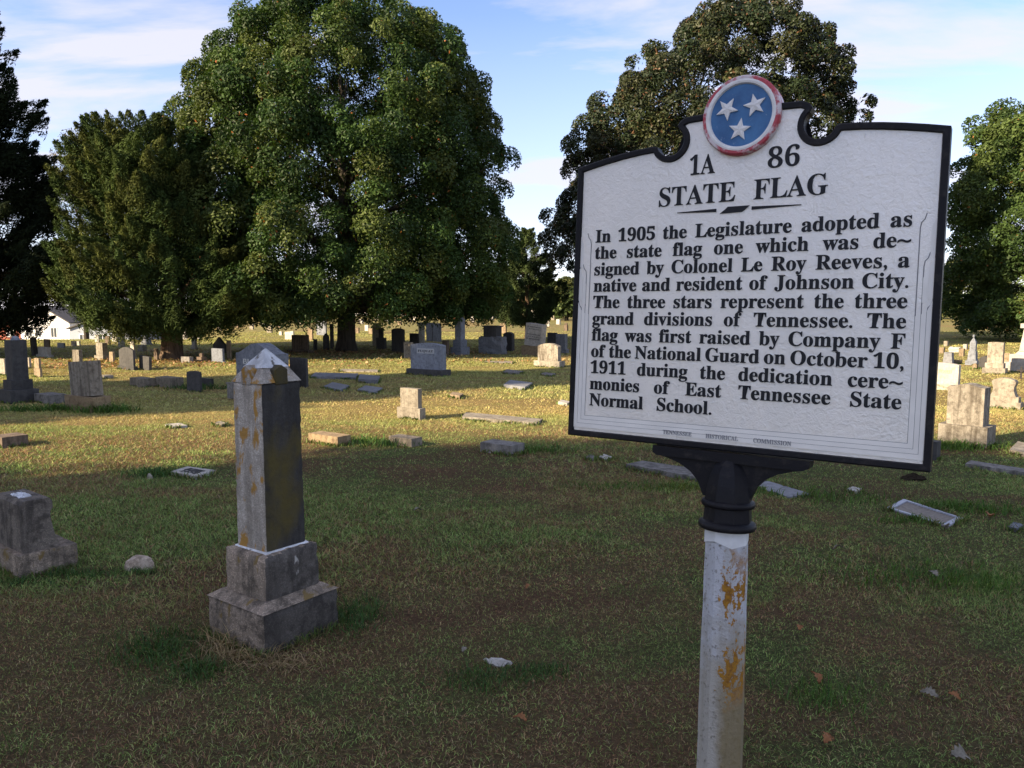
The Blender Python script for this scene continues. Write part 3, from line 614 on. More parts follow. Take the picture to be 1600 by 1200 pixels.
# --- the tall obelisk in front: base, plinth, shaft, gablets, pyramid cap, whitened crust
N = G(413, 1028); ps = rad(36)
right = np.array([math.cos(ps), -math.sin(ps), 0]); into = np.array([math.sin(ps), math.cos(ps), 0])
bw = 0.455; OC = N - right * bw / 2 + into * bw / 2; oz = float(height(OC[0], OC[1]))
BASES.append([OC + right * sx * bw / 2 + into * sy * bw / 2 for sx, sy in ((-1, -1), (1, -1), (1, 1), (-1, 1))])
ob_ = thing('obelisk_monument', 'tall grey four sided obelisk streaked with orange lichen, its pyramid tip white', 'monument', (OC[0], OC[1], oz), -ps)
def near_z(w, row):
    p = OC + right * w / 2 - into * w / 2; return zat(p[0], p[1], row) - oz
def grid_box(w0, w1, z0, z1, nx, nz, seed, amt, chip, round_=0.006):
    """box on a clean grid: rounded arrises, slightly uneven faces, small chips along the edges"""
    rg = np.random.default_rng(seed); bm = bmesh.new(); vd = {}
    def V(i, j, k):
        if (i, j, k) not in vd:
            w = w0 + (w1 - w0) * k / nz; p = np.array([(i / nx - 0.5) * w, (j / nx - 0.5) * w, z0 + (z1 - z0) * k / nz])
            e = (i in (0, nx)) + (j in (0, nx)) + (k == nz)
            p = p + rg.normal(size=3) * amt * 0.6
            if e >= 2:
                d = round_ + (rg.random() ** 3) * chip
                if i in (0, nx): p[0] -= math.copysign(d, p[0])
                if j in (0, nx): p[1] -= math.copysign(d, p[1])
                if k == nz: p[2] -= d * 0.7
            vd[(i, j, k)] = bm.verts.new(p)
        return vd[(i, j, k)]
    for k in range(nz):
        for i in range(nx):
            for q in (((i, 0), (i + 1, 0)), ((i + 1, nx), (i, nx)), ((nx, i), (nx, i + 1)), ((0, i + 1), (0, i))):
                (a0, b0), (a1, b1) = q; bm.faces.new((V(a0, b0, k), V(a1, b1, k), V(a1, b1, k + 1), V(a0, b0, k + 1)))
    for i in range(nx):
        for j in range(nx): bm.faces.new((V(i, j, nz), V(i + 1, j, nz), V(i + 1, j + 1, nz), V(i, j + 1, nz)))
    bmesh.ops.recalc_face_normals(bm, faces=bm.faces)
    return bm
def rough_block(w0, w1, z0, z1, name, mats, seed, amt=0.002, chip=0.006, par=None):
    n = 12; bm = grid_box(w0, w1, z0, z1, n, max(6, int((z1 - z0) / w0 * n)), seed, amt, chip)
    for f in bm.faces:
        q = f.calc_center_median(); f.material_index = 1 if q.x > abs(q.y) and q.z < z1 - 0.002 else 0  # right-hand faces take the material with shade in its colour
    o = bm_obj(name, bm, mats, par or ob_)
    for p in o.data.polygons: p.use_smooth = True
    return o
zb1 = near_z(0.455, 957); zb2 = near_z(0.325, 873); zs = near_z(0.238, 600); za = zat(OC[0], OC[1], 545) - oz
rough_block(bw, bw * 0.985, -0.06, zb1 - 0.02, 'base', [MS['plinth'], MS['plinthshade']], 1, amt=0.0025)
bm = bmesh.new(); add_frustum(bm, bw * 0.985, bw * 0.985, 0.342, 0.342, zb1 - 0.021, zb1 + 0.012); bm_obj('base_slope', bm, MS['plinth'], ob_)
rough_block(0.325, 0.320, zb1 + 0.005, zb2, 'plinth', [MS['plinth'], MS['plinthshade']], 2)
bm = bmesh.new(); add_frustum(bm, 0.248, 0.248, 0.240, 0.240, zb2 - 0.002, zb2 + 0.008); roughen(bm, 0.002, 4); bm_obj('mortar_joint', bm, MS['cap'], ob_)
rough_block(0.238, 0.231, zb2 + 0.006, zs, 'shaft', [MS['lichen'], MS['algae_shade']], 3, amt=0.0008, chip=0.003)
bm = bmesh.new(); add_frustum(bm, 0.2315, 0.2315, 0.138, 0.138, zs - 0.001, zs + (za - zs) * 0.46)
bmesh.ops.triangulate(bm, faces=bm.faces[:]); bmesh.ops.subdivide_edges(bm, edges=bm.edges[:], cuts=3); roughen(bm, 0.002, 9); bm_obj('shoulder', bm, MS['lichen'], ob_)
for k in range(4):                               # a gablet on every face
    bm = bmesh.new(); zt = zs + (za - zs) * 0.47
    add_prism(bm, [(-0.036, zs - 0.012), (0.036, zs - 0.012), (0.036, zt - 0.014), (0, zt + 0.010), (-0.036, zt - 0.014)], -0.117, -0.04)
    bmesh.ops.rotate(bm, verts=bm.verts[:], cent=(0, 0, 0), matrix=Matrix.Rotation(k * math.pi / 2, 3, 'Z'))
    bm_obj('gablet', bm, MS['lichen' if k == 0 else 'algae_shade'], ob_, bevel=0.003)
bm = bmesh.new(); add_frustum(bm, 0.152, 0.152, 0.005, 0.005, zs + (za - zs) * 0.44, za)
bmesh.ops.triangulate(bm, faces=bm.faces[:]); bmesh.ops.subdivide_edges(bm, edges=bm.edges[:], cuts=4); roughen(bm, 0.0028, 10); bm_obj('cap', bm, MS['cap'], ob_)

# --- low flared stone at the left edge
N = G(31, 908); ps = rad(38); D = depth(N)
right = np.array([math.cos(ps), -math.sin(ps), 0]); into = np.array([math.sin(ps), math.cos(ps), 0]); th = math.atan2(N[0], N[1])
tb = 82 * D / FPX / math.sin(ps - th); wb = 0.42
Cn = N - right * wb / 2 + into * tb / 2; lz = float(height(Cn[0], Cn[1]))
BASES.append([Cn + right * sx * wb / 2 + into * sy * tb / 2 for sx, sy in ((-1, -1), (1, -1), (1, 1), (-1, 1))])
low = thing('flared_gravestone', 'low dark gravestone with hollowed back and whitened top at the left edge', 'gravestone', (Cn[0], Cn[1], lz), -ps, HEADG)
z1 = zat(N[0], N[1], 870) - lz; d2 = N - right * 0.02 + into * 0.03; z2 = zat(d2[0], d2[1], 786) - lz
def side_prism(prof, w, name, mat, seed, amt=0.004):
    bm = bmesh.new(); a = add_prism(bm, prof, -w / 2, w / 2)
    bmesh.ops.bevel(bm, geom=[e for e in bm.edges if e.calc_face_angle(0) > 0.5], offset=0.010, segments=2, affect='EDGES')
    bmesh.ops.rotate(bm, verts=bm.verts[:], cent=(0, 0, 0), matrix=Matrix.Rotation(math.pi / 2, 3, 'Z'))   # outline now runs along y
    return bm_obj(name, bm, mat, low)
hb = tb / 2
side_prism([(-hb, -0.05), (hb, -0.05), (hb, z1), (-hb, z1)], wb, 'base', MS['plinth'], 21)
hd = z2 - z1; q0 = -hb + 0.034
side_prism([(q0, z1 - 0.004), (hb * 0.50, z1 - 0.004), (hb * 0.46, z1 + hd * 0.07), (hb * 0.35, z1 + hd * 0.22), (hb * 0.27, z1 + hd * 0.40), (hb * 0.21, z1 + hd * 0.60), (hb * 0.21, z1 + hd * 0.73), (hb * 0.30, z1 + hd * 0.79), (hb * 0.30, z1 + hd * 0.93), (hb * 0.19, z1 + hd), (q0 + 0.02, z1 + hd), (q0, z1 + hd * 0.93)], wb * 0.86, 'tablet', MS['footstone'], 22)
bm = bmesh.new(); add_box(bm, (0, (q0 + hb * 0.05) / 2 + 0.005, z2 + 0.001), (wb * 0.34, (hb * 0.05 - q0) * 0.45, 0.006)); bmesh.ops.subdivide_edges(bm, edges=bm.edges[:], cuts=7, use_grid_fill=True); roughen(bm, 0.007, 5); bm_obj('lichen_crust', bm, MS['cap'], low)

# --- headstones in the lit and shaded lawn
INK = plain_mat('dark_letters', (0.05, 0.05, 0.05), 0.8); PALE_INK = plain_mat('pale_letters', (0.55, 0.54, 0.50), 0.8)
def S1(*a, **k): return stone(*a, **k)
S1('headstone', 'leaning pale streaked headstone on a rough yellow base with weeds at its foot', 'headstone', 143, 646, [(37, 28, 622, 'box', 'rough'), (29, 17, 566, 'box', 'marble')], roll=-4, psi=33)
r, o = S1('pillar_monument', 'dark square pillar monument with a pale domed top near the left edge', 'monument', 17, 632, [(16, 39, 611, 'box', 'dark'), (11, 29, 595, 'box', 'dark'), (9, 21, 532, 'box', 'dark'), (5, 12, 525, 'dome', 'blue')], parts=['base', 'plinth', 'shaft', 'cap'], tmax=0.8)
S1('headstone', 'pale headstone half cut off by the left edge of the picture', 'headstone', 8, 587, [(8, 4, 561)], mat='pale')
S1('stone_block', 'low grey stone block with weeds between the dark pillar and the leaning pale headstone', 'stone block', 76, 632, [(19, 25, 618, 'box', 'grey')])
S1('headstone', 'small white headstone on a wide slab beyond the dark pillar monument', 'headstone', 77, 559, [(18, 6, 555), (13, 5, 543)], mat='white')
S1('headstone', 'narrow brownish stone standing right behind the small white headstone at the left', 'headstone', 77, 547, [(7, 2, 530)], mat='tan')
S1('headstone', 'thin dark leaning slab stone right of the dark pillar monument', 'headstone', 54, 556, [(4, 5, 527)], mat='dark', roll=-6)
S1('headstone', 'narrow two tier stone on the dry leaf strip behind the dark pillar', 'headstone', 63, 590, [(8, 3, 576), (6, 2, 560)], mat='tan')
S1('headstone', 'short pale stone just right of the dark pillar monument', 'headstone', 46, 576, [(6, 3, 559)], mat='pale')
S1('headstone', 'plain upright pale stone rising just above the leaning pale headstone', 'headstone', 124, 568, [(9, 5, 547)], mat='marble')
S1('headstone', 'tall pale inscribed tablet on a base with black shaded side, beyond the leaning headstone', 'headstone', 161, 563, [(12, 10, 556), (9, 7, 536)], mat='pale')
S1('headstone', 'short crooked tan stone right of the pale inscribed tablet', 'headstone', 177, 568, [(6, 3, 550, 'trap')], mat='tan', roll=3)
S1('headstone', 'broad dark round shouldered slab with light patches on a low base', 'headstone', 209, 579, [(23, 6, 573), (20, 3, 543, 'round', 'dark', 0.12)], mat='dark')
S1('headstone', 'small dark stone tilted to the right beside the broad dark slab', 'headstone', 233, 579, [(14, 4, 557)], mat='dark', roll=4)
S1('headstone', 'slim white tapered stone behind the broad dark slab', 'headstone', 211, 561, [(7, 2, 556), (5, 2, 533)], mat='white')
S1('headstone', 'small white square stone with black shaded side under the grey domed stone', 'headstone', 223, 549, [(7, 6, 539)], mat='white')
S1('headstone', 'grey domed stone under the cedar boughs', 'headstone', 236, 539, [(15, 2, 536), (13, 2, 524, 'arch', 'blue')], mat='blue')
S1('headstone', 'slim brown post stone left of the reddish cedar trunk', 'headstone', 246, 563, [(5, 2, 545)], mat='brown')
S1('headstone', 'small white stone far back left of the white and dark pair', 'headstone', 154, 535, [(5, 1, 523)], mat='white')
S1('headstone', 'small dark reddish stone far back beside the small pinkish one', 'headstone', 171, 538, [(6, 2, 525)], mat='brown')
S1('headstone', 'small pinkish white stone far back under the cedar', 'headstone', 182, 534, [(6, 1, 522)], mat='white')
S1('headstone', 'thin stone, one face white and the other black, far back under the cedar', 'headstone', 188, 543, [(3, 7, 522)], mat='white')
S1('coping_block', 'left one of two long low mossy blocks lying in shade', 'stone block', 226, 606, [(21, 17, 592)], mat='block')
S1('coping_block', 'right one of two long low mossy blocks lying in shade', 'stone block', 269, 607, [(24, 17, 591)], mat='block')
S1('headstone', 'dark upright slab with curved top at the end of the two low mossy blocks', 'headstone', 313, 613, [(19, 3, 580, 'round', 'dark', 0.08)], mat='dark', psi=20)
S1('stone_block', 'low dark block right of the dark upright curved slab', 'stone block', 330, 604, [(15, 4, 592)], mat='dark')
S1('stone_block', 'short pale block with dark side in the lit strip right of the leaning headstone', 'stone block', 163, 592, [(8, 13, 587)], mat='pale')
S1('headstone', 'small weathered capped stone partly hidden by the tall obelisk', 'headstone', 366, 624, [(10, 3, 601), (13, 4, 599)], mat='grey', parts=['tablet', 'cap'])
S1('stone_block', 'small square stone block right of the reddish cedar trunk', 'stone block', 296, 568, [(12, 6, 558)], mat='grey')
S1('headstone', 'small dark pedestal with a stub on top right of the cedar trunk', 'headstone', 315, 567, [(7, 8, 558, 'box'), (4, 3, 552)], mat='brown')
S1('headstone', 'pale blue box shaped headstone in the shade right of the cedar trunk', 'headstone', 349, 568, [(19, 4, 565), (16, 3, 545)], mat='blue')
S1('headstone', 'black peaked stone rising behind the pale blue box headstone', 'headstone', 351, 552, [(17, 3, 527, 'peak', 'dark', 0.4)], mat='dark')
S1('headstone', 'thin tan stone between the black peaked stone and the serpentine top headstone', 'headstone', 360, 562, [(5, 2, 532)], mat='tan')
S1('column_stone', 'white square column on a base right of the cedar trunk', 'monument', 305, 546, [(7, 5, 543), (5, 3, 527)], mat='white', parts=['base', 'shaft'])
S1('headstone', 'white box stone far behind the cedar trunk', 'headstone', 292, 529, [(12, 1, 513)], mat='white')
r, o = S1('headstone', 'wide blue grey headstone with serpentine top half hidden behind the tall obelisk', 'headstone', 434, 612, [(72, 26, 603), (62, 20, 538, 'serp', 'blue', 0.16)], mat='blue', tmax=0.5)
ob2, w, t, za_, zb_ = o[-1]; inscribe(ob2, 'BURKE', 0.14, za_ + (zb_ - za_) * 0.48, -t / 2 - 0.002, PALE_INK, False, width=w * 0.62)
S1('headstone', 'dark plain slab right behind the tip of the tall obelisk', 'headstone', 479, 606, [(25, 3, 560)], mat='dark')
S1('headstone', 'dark brown block headstone with black side left of the thick trunk', 'headstone', 481, 552, [(32, 10, 548), (20, 7, 524)], mat='brown', tmax=0.6)
S1('headstone', 'white leaning box stone far back left of the dark brown block headstone', 'headstone', 459, 531, [(13, 2, 518)], mat='white', roll=-5)
S1('headstone', 'orange tan stone showing above the dark brown block headstone', 'headstone', 488, 532, [(7, 2, 510, 'peak', 'tan', 0.3)], mat='tan')
S1('headstone', 'thin dark post stone just right of the dark brown block', 'headstone', 494, 548, [(4, 2, 530)], mat='dark')
S1('headstone', 'dark pointed stone between two thin dark posts', 'headstone', 512, 547, [(7, 3, 521, 'peak', 'dark', 0.5)], mat='dark')
S1('headstone', 'tall thin dark post stone touching the thick trunk on its left', 'headstone', 520, 545, [(4, 2, 506)], mat='dark')
S1('headstone', 'grey wide stone far back left of the thick trunk', 'headstone', 509, 524, [(14, 2, 502)], mat='blue')
S1('headstone', 'pale mottled stone with a cap right of the thick trunk', 'headstone', 594, 541, [(12, 3, 513), (10, 3, 505)], mat='pale', parts=['tablet', 'cap'])
S1('headstone', 'dark pedestal with a narrow upper block right of the thick trunk', 'headstone', 601, 546, [(13, 3, 528), (6, 2, 512)], mat='dark')
S1('headstone', 'tall black round topped slab right of the dark pedestal', 'headstone', 630, 552, [(18, 3, 513, 'round', 'dark', 0.1)], mat='dark')
S1('column_stone', 'sunlit white column with a wide cap behind the grey panel headstone', 'monument', 660, 537, [(6, 4, 508), (9, 5, 504)], mat='white', parts=['shaft', 'cap'])
S1('headstone', 'black squat stone left of the sunlit white column', 'headstone', 653, 541, [(13, 2, 521)], mat='dark')
S1('headstone', 'small pale stone tucked behind the left end of the grey panel headstone', 'headstone', 642, 560, [(11, 4, 535)], mat='pale')
S1('headstone', 'left one of two joined grey stones right of the sunlit white column', 'headstone', 675, 533, [(9, 2, 504)], mat='blue')
S1('headstone', 'right one of two joined grey stones right of the sunlit white column', 'headstone', 687, 534, [(10, 3, 505)], mat='blue')
S1('headstone', 'small brown stone touched by sun right of the two joined grey stones', 'headstone', 699, 555, [(8, 3, 532)], mat='brown')
S1('obelisk_stone', 'grey four sided monument with a pointed top in shade under the huge round tree', 'monument', 720, 555, [(16, 14, 543), (12, 10, 531), (9, 7, 499), (9, 7, 493, 'pyr')], mat='blue', parts=['base', 'plinth', 'shaft', 'cap'])
S1('headstone', 'dark blue panelled monument on a rough boulder base', 'monument', 783, 554, [(36, 9, 527, 'rock', 'granite'), (20, 9, 511, 'box', 'dark'), (24, 10, 509, 'box', 'dark')], mat='dark', parts=['base', 'tablet', 'cap'], tmax=0.9)
S1('headstone', 'black rounded stone between the boulder base and the tilted white stone', 'headstone', 800, 549, [(14, 4, 519, 'round', 'dark', 0.2)], mat='dark')
S1('headstone', 'tan sunlit stone behind the dark blue panelled monument', 'headstone', 790, 521, [(9, 2, 504, 'round', 'tan', 0.2)], mat='tan')
r, o = S1('headstone', 'white inscribed headstone tilted to the right on a rough tan base', 'headstone', 848, 556, [(34, 8, 541, 'box', 'rough'), (26, 7, 506, 'box', 'white')], mat='white', roll=6)
ob2, w, t, za_, zb_ = o[-1]
for k, (fz, ln) in enumerate(((0.86, 0.8), (0.76, 0.62), (0.52, 0.8), (0.42, 0.7), (0.32, 0.8))):
    inscribe(ob2, 'IN MEMORIAM' if k % 2 == 0 else 'AT REST', 0.05, (zb_ - za_) * fz - 0.02, -t / 2 - 0.002, INK, True, width=w * ln)
S1('headstone', 'brown streaked headstone with rounded top on a pale base left of the sign', 'headstone', 874, 575, [(41, 9, 565, 'box', 'pale'), (32, 5, 537, 'round', 'marble', 0.12)], mat='marble')
S1('column_stone', 'broken topped white column behind the tilted white headstone', 'monument', 837, 508, [(8, 3, 485)], mat='white')
S1('headstone', 'small yellowish white stone right behind the tilted white headstone', 'headstone', 858, 510, [(5, 1, 499, 'arch')], mat='white')
S1('headstone', 'tan rounded stone left of the broken topped white column', 'headstone', 823, 508, [(5, 1, 495, 'arch')], mat='tan')
S1('headstone', 'small orange tan stone at the edge of the big crown shade', 'headstone', 800, 510, [(5, 2, 500)], mat='tan')
S1('headstone', 'small white slab far back left of the sign edge', 'headstone', 848, 500, [(7, 1, 492)], mat='white')
S1('headstone', 'dark grey stone with a carved emblem beside the left edge of the sign', 'headstone', 884, 552, [(18, 5, 546), (14, 4, 522)], mat='granite')
S1('headstone', 'dark grey stone between the emblem stone and the tilted white headstone', 'headstone', 868, 545, [(13, 3, 520)], mat='dark')
S1('headstone', 'small brown urn shaped stone far back beside the left edge of the sign', 'headstone', 886, 517, [(5, 2, 508), (4, 1, 505)], mat='brown')
for i, (x, y, w_, h_, m_, lb) in enumerate(((575, 517, 5, 9, 'white', 'small white stone just right of the thick trunk'), (560, 521, 6, 9, 'tan', 'small tan stone touching the right side of the thick trunk'), (583, 522, 7, 9, 'tan', 'small tan stone left of the pale mottled capped stone'), (607, 503, 5, 7, 'white', 'tiny white stone in a far sunlit row right of the thick trunk'), (618, 503, 6, 8, 'tan', 'tiny tan stone in a far sunlit row right of the thick trunk'),
        (642, 503, 5, 6, 'pale', 'tiny pale stone in the far sunlit row left of the white column'), (700, 502, 6, 7, 'white', 'tiny white stone glimpsed left of the grey pointed monument'), (330, 516, 6, 10, 'pale', 'tiny pale stone far back left of the serpentine top headstone'), (316, 522, 7, 9, 'white', 'tiny white stone far back behind the white square column'), (424, 520, 7, 12, 'pale', 'small pale stone in sun far behind the serpentine top headstone'),
        (100, 544, 9, 8, 'granite', 'low dark grey stone in front of the white house'), (118, 541, 6, 8, 'pale', 'tiny pale stone right of the white house front'), (124, 540, 5, 7, 'white', 'tiny white stone under the cedar right of the white house'), (440, 524, 4, 6, 'white', 'tiny white stone left of the white leaning box stone'), (770, 500, 5, 6, 'white', 'tiny white stone glimpsed above the dark blue panelled monument'))):
    S1('headstone', lb, 'headstone', x, y, [(w_, 2, y - h_)], mat=m_)
for x, y, w_, h_, m_ in ((300, 519, 5, 8, 'pale'), (345, 514, 5, 8, 'white'), (372, 511, 6, 9, 'tan'), (395, 514, 5, 8, 'pale'), (412, 509, 5, 7, 'white'), (438, 512, 5, 8, 'tan'), (470, 508, 5, 7, 'pale'), (566, 506, 5, 7, 'white'), (590, 500, 5, 6, 'pale'), (626, 508, 5, 8, 'tan'), (650, 500, 5, 6, 'white'),
        (668, 497, 5, 6, 'pale'), (716, 499, 5, 7, 'tan'), (740, 503, 5, 8, 'white'), (756, 497, 4, 6, 'pale'), (778, 497, 5, 6, 'white'), (808, 496, 4, 6, 'pale'), (866, 500, 5, 7, 'pale'), (874, 507, 5, 8, 'white'), (1480, 541, 5, 8, 'pale'), (1510, 546, 5, 8, 'white'), (1556, 545, 5, 8, 'tan')):
    S1('headstone', 'tiny pale headstone in the scattered far rows beyond the big trees', 'headstone', x, y, [(w_, 2, y - h_)], mat=m_, group='tiny headstones in the far rows', psi=35 if x < 900 else 44)
r, o = S1('headstone', 'grey headstone with a lettered panel and gently curved top on a dark base', 'headstone', 690, 589, [(57, 15, 579, 'box', 'dark'), (49, 8, 537, 'round', 'blue', 0.05)], mat='blue', tmax=0.5)
ob2, w, t, za_, zb_ = o[-1]
bm = bmesh.new(); add_box(bm, (0, -t / 2 - 0.002, za_ + (zb_ - za_) * 0.70), (w * 0.56, 0.008, (zb_ - za_) * 0.19)); bm_obj('name_panel', bm, plain_mat('polished_panel', (0.36, 0.37, 0.38), 0.4), ob2)
inscribe(ob2, 'FUQUAY', 0.08, za_ + (zb_ - za_) * 0.655, -t / 2 - 0.008, INK, width=w * 0.5)
S1('headstone', 'small pale two tier headstone alone in the sunlit lawn', 'headstone', 656, 657, [(36, 9, 639), (28, 6, 608)], mat='pale', psi=33)
S1('stone_block', 'flat topped tan block right beside the tall obelisk', 'grave block', 528, 698, [(46, 20, 683)], mat='rough', group='low grave blocks in a row')
S1('stone_block', 'low grey brown block with weeds in the middle of a row of three', 'grave block', 643, 699, [(36, 17, 686)], mat='block', group='low grave blocks in a row')
S1('stone_block', 'low grey block at the shade edge left of the sign', 'grave block', 800, 713, [(51, 20, 697)], mat='grey', group='low grave blocks in a row')
S1('stone_block', 'low reddish block cut by the left edge of the picture with its shadow', 'grave block', 4, 701, [(14, 35, 684)], mat='brown', group='low grave blocks in a row')
# right of the sign
S1('headstone', 'tan headstone with gently peaked white edged top on a wide base right of the sign', 'headstone', 1541, 702, [(68, 12, 669), (51, 8, 602, 'serp', 'marble', 0.10)], mat='marble', psi=46, tmax=0.36, bev=0.02)
S1('headstone', 'scroll shouldered tan headstone on stepped bases near the right edge', 'headstone', 1594, 641, [(49, 5, 630), (42, 4, 621), (35, 4, 592, 'flare')], mat='pale', psi=46, tmax=0.3)
r, o = S1('headstone', 'pale grey lettered headstone half hidden behind the right edge of the sign', 'headstone', 1499, 611, [(52, 3, 602, 'rock', 'pale'), (47, 3, 568, 'round', 'white', 0.06)], mat='pale', psi=44, tmax=0.25)
ob2, w, t, za_, zb_ = o[-1]; inscribe(ob2, 'LUFORD', 0.1, za_ + (zb_ - za_) * 0.52, -t / 2 - 0.002, plain_mat('gold_letters', (0.45, 0.38, 0.20), 0.6), width=w * 0.6)
S1('headstone', 'tall tan panelled headstone on a stepped base behind the scroll shouldered one', 'headstone', 1570, 586, [(31, 4, 576), (25, 3, 568), (21, 2, 535, 'round', 'pale', 0.04)], mat='pale', psi=46, tmax=0.4)
S1('headstone', 'plain tan slab just right of the tall tan panelled headstone', 'headstone', 1577, 578, [(10, 2, 552)], mat='tan', psi=44)
S1('obelisk_stone', 'blue grey tapering monument with a spire tip right of the sign', 'monument', 1526, 571, [(16, 4, 564), (12, 3, 562), (11, 3, 549, 'frus', 'blue', 0.12), (8, 2, 535), (8, 2, 527, 'pyr'), (2, 1, 523)], mat='blue', psi=46, parts=['base', 'plinth', 'pedestal', 'shaft', 'cap', 'finial'])
S1('headstone', 'dark round topped stone between the blue grey spire and the tall tan panelled headstone', 'headstone', 1545, 576, [(14, 4, 557, 'round', 'dark', 0.3)], mat='dark', psi=44)
S1('headstone', 'grey wedge shaped stone close to the right edge of the sign', 'headstone', 1488, 570, [(14, 3, 551, 'trap', 'granite')], mat='granite', psi=44)
S1('headstone', 'small tan stone at the foot of the blue grey spire', 'headstone', 1526, 577, [(6, 2, 568, 'arch')], mat='tan', psi=44)
S1('stone_block', 'low tan block beside the grey wedge shaped stone', 'stone block', 1501, 569, [(11, 2, 563)], mat='tan', psi=44)
S1('stone_block', 'low white stone far back under the trees right of the sign', 'stone block', 1498, 551, [(14, 3, 543, 'rock', 'white')], mat='white', psi=44)
S1('headstone', 'small tan stone far back right of the low white stone', 'headstone', 1505, 557, [(6, 2, 545)], mat='tan', psi=44)
S1('headstone', 'tiny tan stone in the far row close behind the sign edge', 'headstone', 1474, 552, [(6, 2, 543)], mat='tan', psi=44)
S1('white_monument', 'large white stepped monument cut by the right edge of the picture', 'monument', 1648, 585, [(68, 6, 569), (56, 5, 556), (44, 4, 550, 'frus', 'white', 0.25), (32, 4, 513, 'frus', 'white', 0.3), (32, 4, 506), (24, 3, 496, 'dome')], mat='white', psi=46, parts=['base', 'plinth', 'pedestal', 'shaft', 'cornice', 'urn'], tmax=0.9)
N = G(1595, 592); t = thing('iron_cross_marker', 'small dark iron cross standing before the white monument', 'cross', N, rad(-30))
IRON = plain_mat('dark_iron', (0.035, 0.03, 0.028), 0.6); k = depth(N) / FPX
bm = bmesh.new(); add_box(bm, (0, 0, 9 * k), (2.4 * k, 2.0 * k, 20 * k)); bm_obj('upright', bm, IRON, t, bevel=0.004)
bm = bmesh.new(); add_box(bm, (0, 0, 13 * k), (12 * k, 1.6 * k, 3 * k)); bm_obj('crossbar', bm, IRON, t, bevel=0.004)
bm = bmesh.new(); add_box(bm, (0, -0.01, 13 * k), (4.5 * k, 2.4 * k, 4.5 * k), Matrix.Rotation(math.pi / 4, 4, 'Y')); bm_obj('rosette', bm, IRON, t)
S1('stone_block', 'dark block peeking out from behind the lower right corner of the sign', 'stone block', 1463, 720, [(34, 5, 691)], mat='dark', psi=44)

# --- flat markers, ledgers and curbs
o, Pq, c = slab('flat_plaque', 'white flat plaque with dark lettering between the two left foreground stones', 'plaque', [(266, 742), (306, 750), (337, 740), (293, 734)], 0.035, 'white')
e1 = (Pq[1] - Pq[0]); e2 = (Pq[3] - Pq[0]); ang = math.atan2(e1[1], e1[0])
for k, (s_, f) in enumerate((('FATHER', 0.62), ('1850', 0.3))):
    V, F, wd = text_place(s_, 0.10, 0.002, 0, None, 0, 0, 0, True, None, True)
    V2 = np.stack([V[:, 0] * np.linalg.norm(e1) * 0.62 / wd, V[:, 2], -V[:, 1] + 0.037], 1)
    me = bpy.data.meshes.new('inscription'); me.from_pydata([tuple(v) for v in V2], [], F); me.update(); q_ = link('inscription', me, o, [INK])
    off = Pq[0] + e1 * 0.5 + e2 * (f - 0.08) - c; q_.location = (off[0], off[1], 0); q_.rotation_euler = (0, 0, ang)
slab('flat_marker', 'narrow pale flat marker in the sunlit lawn left of the tall obelisk', 'flat marker', [(258, 666), (270, 670), (293, 668), (281, 664)], 0.03, 'white')
slab('flat_marker', 'tiny pale flat marker just left of the tall obelisk shaft', 'flat marker', [(335, 665), (346, 668), (355, 665), (343, 662)], 0.04, 'pale')
slab('ledger_slab', 'left one of two long grey slabs lying in shade right of the obelisk tip', 'grave slab', [(486, 591), (556, 593), (560, 587), (492, 585)], 0.05, 'granite')
slab('ledger_slab', 'right one of two long grey slabs lying in shade right of the obelisk tip', 'grave slab', [(560, 598), (590, 600), (594, 593), (562, 590)], 0.08, 'granite')
slab('flat_marker', 'grey square slab in shade nearer the obelisk of a pair', 'grave slab', [(506, 607), (533, 613), (546, 606), (520, 601)], 0.05, 'granite')
slab('flat_marker', 'grey square slab in shade farther from the obelisk of a pair', 'grave slab', [(559, 612), (586, 617), (598, 610), (571, 606)], 0.05, 'granite')
slab('curb_stone', 'long pale curb stone lying right of the small two tier headstone', 'curb', [(722, 657), (838, 665), (848, 659), (728, 650)], 0.05, 'pale')
slab('flat_marker', 'dark raised marker lying in shade below the grey panel headstone', 'grave slab', [(787, 606), (820, 610), (832, 603), (797, 599)], 0.07, 'granite')
slab('flat_marker', 'small pale marker at the shade edge above the long curb stone', 'flat marker', [(703, 621), (718, 624), (724, 620), (708, 617)], 0.06, 'tan')
slab('ledger_slab', 'long low slab in shade right of the grey panel headstone', 'grave slab', [(786, 584), (806, 586), (818, 583), (792, 580)], 0.05, 'grey')
slab('flat_marker', 'low slab in shade farthest right before the sign edge', 'grave slab', [(844, 587), (862, 589), (868, 586), (850, 584)], 0.04, 'grey')
slab('flat_marker', 'white flat fragment in sun beside the left edge of the sign', 'flat marker', [(872, 632), (886, 635), (892, 632), (878, 629)], 0.05, 'white')
slab('curb_stone', 'thin pale curb in the far sunlit strip left of the streaked round top headstone', 'curb', [(755, 567), (800, 569), (803, 566), (758, 565)], 0.03, 'pale')
slab('curb_stone', 'thin pale curb in the sunlit strip below the dark brown block headstone', 'curb', [(530, 581), (590, 582), (592, 579), (534, 578)], 0.03, 'pale')
slab('ledger_slab', 'long grey slab lying behind the left wing of the sign bracket', 'grave slab', [(978, 733), (1088, 754), (1112, 744), (1004, 727)], 0.05, 'grey')
slab('ledger_slab', 'blue grey flush slab lying right of the sign post collar', 'grave slab', [(1164, 757), (1232, 779), (1268, 774), (1200, 753)], 0.012, 'granite')
o, Pq, c = slab('bordered_plaque', 'bronze bordered flat plaque half covered by grass right of the sign post', 'plaque', [(1386, 797), (1480, 826), (1505, 813), (1412, 784)], 0.012, plain_mat('dull_bronze', (0.17, 0.145, 0.12), 0.6, scale=40, var=0.35), bev=0.004)
